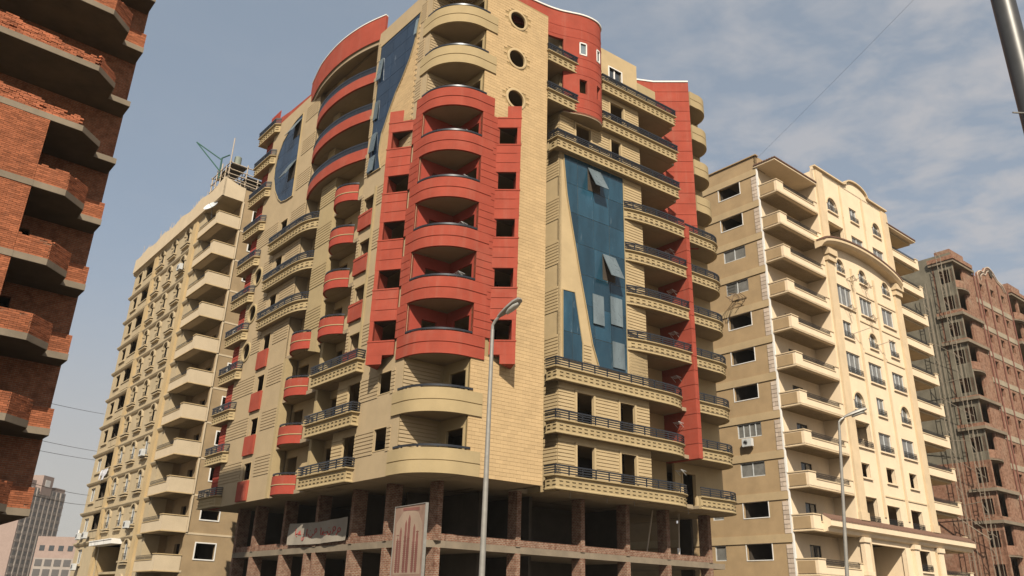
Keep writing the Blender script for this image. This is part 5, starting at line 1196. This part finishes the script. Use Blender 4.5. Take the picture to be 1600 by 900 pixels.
# ------------------------------------------------------------------ far buildings in the haze
FT = Frame((-189.2, 323.8), -85.7, 4.3)
TW = thing('far_tower', FT, (4, 13, 0), 'hazy grey apartment tower with small window grid in the far left distance', 'building')
GRY = plaster('far_grey_render', (.34, .29, .25), .1, .1, .1); PNK = plaster('far_pink_render', (.33, .24, .20), .1, .1, .1); FGL = plain('hazed_window_glass', (.11, .10, .095), .3)  # far window glass is greyed: distance haze painted into its colour
mb = MB(FT, (4, 13, 0)); mb.box(0, 8, 0, 26, 0, 42.5); mb.obj('wall', GRY, TW, False)
mb = MB(FT, (2, 11, 40)); mb.box(-.5, 5, 8, 15, 40, 47.6); mb.obj('roof_room', PNK, TW, False)
mb = MB(FT, (2, 3, 42.5)); mb.box(0, 5, .5, 5, 42.5, 45); mb.box(0, 5, 18, 25, 42.5, 44); mb.objs('roof_parapet', PNK, TW)
mb = MB(FT, (4, 0, 0)); mb.box(0, 8, -.4, -.02, 0, 42); mb.obj('end_wall', PNK, TW, False)
for b in (3.3, 6.5, 9.7, 12.9, 16.1, 19.3, 22.5): mb = MB(FT, (-.2, b, 0)); mb.box(-.45, -.01, b-.32, b+.32, 0, 42.3); mb.obj('rib', GRY, TW, False)
for l in range(1, 14): mb = MB(FT, (-.2, 13, l*3.02)); mb.box(-.3, -.01, .2, 25.8, l*3.02+.2, l*3.02+.6); mb.obj('floor_band', GRY, TW, False)
mb = MB(FT, (0, 0, 0)); mb.box(-.04, .03, -.85, .85, 0, 1.7); wm = mb.mesh('window', FGL, False)
for k in range(8):
    for l in range(14): put(wm, 'window', FT, (-.02, 1.7+k*3.2, 1.2+l*3.02), TW)
mb = MB(FT, (-.6, 11.5, 43)); mb.box(-.56, -.5, 9.9, 13.2, 43.4, 46); mb.obj('roof_window', WHITE, TW, False)
PB = thing('far_block', FX, (-138, 268, 0), 'low hazy pink brick block with dark lower windows in the far left distance', 'building')
mb = MB(FX, (-138, 268, 0)); mb.box(-148, -128, 266, 285, 0, 19.5); mb.obj('wall', PNK, PB, False)
mb = MB(FX, (-138, 266, 0)); mb.box(-147.5, -128.5, 265.8, 266.02, 0, 13); mb.obj('lower_wall', GRY, PB, False)
mb = MB(FX, (0, 0, 0)); mb.box(-1.1, 1.1, -.1, .05, 0, 2.0); wm2 = mb.mesh('window', FGL, False)
for x in (-146, -143, -140, -137, -134, -131):
    for z in (1.5, 4.6, 7.7, 10.6): put(wm2, 'window', FX, (x, 265.78, z), PB)
    mb = MB(FX, (x, 266, 15)); mb.box(x-.8, x+.8, 265.9, 266.1, 15.2, 16.8); mb.obj('window', DARKGLASS, PB, False)
mb = MB(FX, (-137.5, 272, 19.5)); mb.box(-137.8, -133.5, 270, 274, 19.5, 22); mb.obj('roof_hut', WHITE, PB, False)
GT = thing('far_tower', FX, (-262, 440, 0), 'pale blue grey tower sliver at the lower left edge of the picture', 'building')
mb = MB(FX, (-262, 440, 0)); mb.box(-280, -251, 430, 452, 0, 37); mb.box(-262, -256, 429.5, 431, 0, 40); mb.obj('wall', plaster('far_blue_render', (.22, .25, .28), .1, .1, .1), GT, False)
mb = MB(FX, (0, 0, 0)); mb.box(-1.6, 1.6, -.15, .05, 0, 1.6); wm3 = mb.mesh('window', FGL, False)
for x in (-266, -260.5, -254.5):
    for l in range(11): put(wm3, 'window', FX, (x, 429.4 if -262 < x < -256 else 429.95, 2+l*3.1), GT)

# ------------------------------------------------------------------ street lamps, pole, billboard, banner, cables
def lamp(base, top, hd, label):
    b, t = Vector(base), Vector(top); F = Frame((b.x, b.y), 90, 0); r = thing('street_lamp', FX, tuple(base), label, 'street lamp', 'street lamps by the road')
    def ob(mb, n, m): mb.obj(n, m, r)
    d = t-b; n = 10; vs = []; k = 12
    mb = MB(FX, tuple(base))
    for i in range(n+1):
        f = i/n; c = b+d*f; rad = .085-.035*f
        for j in range(k): vs.append((c.x+rad*math.cos(2*math.pi*j/k), c.y+rad*math.sin(2*math.pi*j/k), c.z))
    mb.add(vs, [(i*k+j, i*k+(j+1) % k, (i+1)*k+(j+1) % k, (i+1)*k+j) for i in range(n) for j in range(k)]+[tuple(range(k))]); mb.box(b.x-.2, b.x+.2, b.y-.2, b.y+.2, b.z, b.z+.04); ob(mb, 'pole', GALV)
    h = Vector(hd); mb = MB(FX, tuple(top)); pts = [t+h*0.0, t+Vector((0, 0, .12)), t+Vector((0, 0, .2))+h*.10, t+Vector((0, 0, .24))+h*.28]
    for A_, B_ in zip(pts, pts[1:]): mb.bar(tuple(A_), tuple(B_), .04, 8)
    ob(mb, 'arm', GALV)
    s = pts[-1]-h*.05; e = s+h; ax = (e-s).normalized(); sd = ax.cross(Vector((0, 0, 1))).normalized(); upv = sd.cross(ax); vs = []; m = 12; sec = [(0, .05, .05), (.15, .09, .08), (.45, .15, .11), (.75, .17, .12), (.95, .13, .09), (1.0, .05, .04)]
    mb = MB(FX, tuple(s))
    for f, w, hh in sec:
        for j in range(m):
            t_ = 2*math.pi*j/m; z = math.sin(t_); x = s+(e-s)*f+sd*(w*math.cos(t_))+upv*(hh*z*(1.0 if z > 0 else .35)); vs.append(tuple(x))
    mb.add(vs, [(i*m+j, i*m+(j+1) % m, (i+1)*m+(j+1) % m, (i+1)*m+j) for i in range(len(sec)-1) for j in range(m)]+[tuple(range(m)), tuple((len(sec)-1)*m+j for j in range(m-1, -1, -1))]); ob(mb, 'lamp_head', GALV)
    mb = MB(FX, tuple(s)); c = s+(e-s)*.6-upv*.045; vs = []
    for i, (f, w) in enumerate(((-.28, .05), (-.1, .12), (.1, .13), (.26, .06))):
        for j in range(8): t_ = math.pi+math.pi*j/7; x = c+(e-s)*f+sd*(w*math.cos(t_))+upv*(.07*math.sin(t_)); vs.append(tuple(x))
    mb.add(vs, [(i*8+j, i*8+j+1, (i+1)*8+j+1, (i+1)*8+j) for i in range(3) for j in range(7)]); ob(mb, 'lamp_lens', plain('lamp_lens', (.45, .44, .40), .2) if 'lamp_lens' not in MATS else MATS['lamp_lens'])
lamp((-.543, 20.69, 0), (-.50, 20.69, 8.72), (.62, -.35, .42), 'tall grey street lamp in front of the stone corner of the tower')
lamp((12.55, 31.4, 0), (13.10, 31.15, 8.75), (.92, -.1, .34), 'grey street lamp in front of the cream building balconies')
PT = thing('steel_pole', FX, (3.36, 4.36, 0), 'thick dark steel pole close by at the upper right edge', 'pole')
mb = MB(FX, (3.36, 4.36, 0)); mb.bar((3.36, 4.36, 0), (3.36, 4.36, 11), .072, 28); mb.obj('shaft', POLEM, PT)
mb = MB(FX, (3.36, 4.36, 0)); mb.bar((3.36, 4.36, 0), (3.36, 4.36, .04), .2, 16); mb.obj('base_plate', POLEM, PT)
mb = MB(FX, (3.3, 4.3, 4.72)); mb.bar((3.36, 4.36, 4.70), (3.19, 4.30, 4.66), .006, 6); mb.obj('wire_stub', GALV, PT)
# billboard
tl, tr = Vector((-3.56, 26.76)), Vector((-2.45, 25.28)); dd = (tr-tl).normalized(); FB = Frame(tl, math.degrees(math.atan2(dd.x, dd.y))+90, math.degrees(math.atan2(dd.x, dd.y)))
WB = (tr-tl).length
BB = thing('billboard', FB, (0, WB/2, 0), 'faded pink billboard with a printed tower standing before the raw ground floor', 'billboard')
sgn = 1 if FB.u.dot(Vector((0, -1))) > 0 else -1      # +a or -a faces the road
PRB = plaster('faded_print', (.30, .19, .14), .3, .5, .3, dirt=(.45, .33, .25)); PRR = plaster('faded_red_print', (.24, .10, .08), .3, .3, .2, dirt=(.42, .28, .2)); PRW = plaster('faded_pale_print', (.36, .26, .19), .2, .3, .2)
def bb(mb, a0, a1, b0, b1, z0, z1): return mb.box(min(sgn*a0, sgn*a1), max(sgn*a0, sgn*a1), b0, b1, z0, z1)
mb = MB(FB, (0, 0, .6)); bb(mb, -.06, 0, 0, WB, .6, 4.6); pn = mb.obj('panel', PRB, BB, False)
mb = MB(FB, (0, 0, .6)); bb(mb, -.08, .02, -.025, 0, .6, 4.6); bb(mb, -.08, .02, WB, WB+.025, .6, 4.6); bb(mb, -.08, .02, -.025, WB+.025, 4.6, 4.625); mb.obj('frame', GALV, BB, False)
for b in (.2, WB-.2): mb = MB(FB, (0, b, 0)); bb(mb, -.16, -.08, b-.04, b+.04, 0, 4.4); mb.obj('leg', GALV, BB, False)
def pp(poly, mat, n, d=.004):
    mb = MB(FB, (0, poly[0][0], poly[0][1])); mb.plate('a', sgn*d, poly, -sgn*.003); mb.obj(n, mat, pn, False)
pp([(.12, 2.55), (.12, 4.1), (.5, 4.42), (1.0, 4.5), (1.45, 4.35), (1.72, 4.0), (1.72, 2.55)], PRW, 'printed_sky', .003)
for k, (x0, x1, z0, zt) in enumerate(((.22, .34, 2.6, 3.55), (.38, .50, 2.6, 3.85), (.68, .80, 2.6, 4.05), (.86, 1.0, 2.6, 4.2), (1.2, 1.32, 2.6, 3.9), (1.4, 1.52, 2.6, 3.7))): pp([(x0, z0), (x1, z0), (x1, zt), ((x0+x1)/2, zt+.13), (x0, zt)], PRR, 'printed_tower', .006+.0005*k)
rnd = random.Random(4)
mb = MB(FB, (0, 0, 2))
for r in range(22):
    z = 2.66+r*.062
    for x0, x1 in ((.2, .36), (.37, .52), (.66, .82), (.85, 1.02), (1.18, 1.34), (1.38, 1.54)):
        if z < 3.4+.4*rnd.random(): mb.plate('a', sgn*.012, [(x0, z), (x1, z), (x1, z+.02), (x0, z+.02)], -sgn*.003)
for r in range(3):
    x = .7
    while x < 1.6: w = rnd.uniform(.04, .12); mb.plate('a', sgn*.008, [(x, 2.2+r*.1), (x+w, 2.2+r*.1), (x+w, 2.25+r*.1), (x, 2.26+r*.1)], -sgn*.003); x += w+.03
mb.obj('printed_lettering', PRR, pn, False, kind='stuff')
pp([(.5, 4.47), (1.5, 4.42), (1.5, 4.52), (.5, 4.55)], PRR, 'printed_headline', .008)
# banner: cloth with red lettering between the piers of the left side
BN = thing('banner', FM, (13, 1.4, 5.0), 'grey white cloth banner with red lettering hung between the raw brick piers', 'banner')
CL = plaster('banner_cloth', (.33, .285, .23), .15, .3, .3)
def bz(a): s = (a-9.36)/7.2; return 5.06-.10*math.sin(math.pi*s)*.8, 6.34-.10*math.sin(math.pi*s)
def bd(a, z): return 1.40+.05*math.sin(a*2.1)+.03*math.sin(a*5+z*3)
vs = []; nn_ = 36
for i in range(nn_+1):
    a = 9.36+7.2*i/nn_; lo, hi = bz(a)
    for j in range(5): z = lo+(hi-lo)*j/4; vs.append((a, bd(a, z), z))
mb = MB(FM, (13, 1.4, 5.7)); mb.add(vs, [(i*5+j, i*5+j+1, (i+1)*5+j+1, (i+1)*5+j) for i in range(nn_) for j in range(4)]); mb.add([(a, b+.006, z) for a, b, z in vs], [(i*5+j, (i+1)*5+j, (i+1)*5+j+1, i*5+j+1) for i in range(nn_) for j in range(4)]); cl_ = mb.obj('cloth', CL, BN)
mb = MB(FM, (13, 1.36, 5.7)); rnd = random.Random(11); a = 9.9
def stroke(p):
    for A_, B_ in zip(p, p[1:]): mb.bar((A_[0], bd(*A_)-.012, A_[1]), (B_[0], bd(*B_)-.012, B_[1]), .028, 5)
while a < 15.9:
    lo, hi = bz(a); z = lo+.55+.1*math.sin(a*3); k = rnd.randint(0, 4); w = rnd.uniform(.25, .5)
    if k == 0: stroke([(a, z+.42), (a+.03, z)])
    elif k == 1: stroke([(a+w*math.cos(t)*.5+w*.5, z-.02+.2*math.sin(t)) for t in [math.pi*1.0+i*math.pi/6 for i in range(7)]]); stroke([(a+w*.5, z+.14), (a+w*.55, z+.17)])
    elif k == 2: stroke([(a, z), (a+w*.3, z+.04), (a+w*.35, z+.26), (a+w*.4, z+.03), (a+w*.7, z+.05), (a+w*.72, z+.2), (a+w, z)])
    elif k == 3: stroke([(a+w*.5+.14*math.cos(t), z+.16+.12*math.sin(t)) for t in [i*math.pi/4 for i in range(9)]]); stroke([(a+w*.6, z+.1), (a+w, z-.12)])
    else: stroke([(a, z+.02), (a+w, z)]); stroke([(a+w*.3, z-.16), (a+w*.34, z-.13)]); stroke([(a+w*.6, z-.16), (a+w*.64, z-.13)])
    a += w+rnd.uniform(.05, .16)
mb.obj('red_lettering', plain('red_lettering', (.38, .06, .05), .8), BN, False, kind='stuff')
# overhead cables
CB = plain('black_cable', (.05, .05, .05), .7)
def cable(p, q, sag, label, r=.022):
    p, q = Vector(p), Vector(q); mb = MB(FX, tuple(p)); n = 14; pts = [p+(q-p)*(i/n)-Vector((0, 0, sag*4*(i/n)*(1-i/n))) for i in range(n+1)]
    for A_, B_ in zip(pts, pts[1:]): mb.bar(tuple(A_), tuple(B_), r, 5)
    mb.obj('overhead_cable', CB, None, label=label, cat='cable', group='overhead cables')
def ext(p, q, k=.8): p, q = Vector(p), Vector(q); return tuple(p-(q-p)*k)
for (p, q, s) in (((-34.88, 60.69, 12.6), (-40.88, 80.18, 15.2), 'second'), ((-34.93, 60.66, 11.87), (-40.82, 80.21, 14.33), 'third'), ((-33.29, 61.58, 9.12), (-40.71, 80.26, 10.93), 'fourth'), ((-33.22, 61.62, 8.33), (-40.8, 80.22, 10.01), 'lowest'), ((-34.89, 60.69, 15.47), (-40.92, 80.16, 18.95), 'highest')):
    cable(ext(p, q), q, .1, 'thin overhead cable left of the arched cream building, %s of five' % s, .018)
cable((25.2, 32.2, 36.8), (21.01, 60.45, 38.85), .1, 'long thin cable crossing the sky towards the cream building roof', .0065)

# ------------------------------------------------------------------ dusty air
hz = bpy.data.materials.new('dusty_air'); hz.use_nodes = True; t_ = hz.node_tree; t_.nodes.clear()
ho = t_.nodes.new('ShaderNodeOutputMaterial'); hv = t_.nodes.new('ShaderNodeVolumePrincipled'); hv.inputs['Color'].default_value = (.92, .87, .80, 1); hv.inputs['Density'].default_value = .0002; hv.inputs['Anisotropy'].default_value = .0
t_.links.new(hv.outputs[0], ho.inputs['Volume'])
mb = MB(FX, (0, 0, -2)); mb.box(-905, 905, -405, 1305, -2, 62); hob = mb.obj('haze', hz, None, False, kind='stuff')
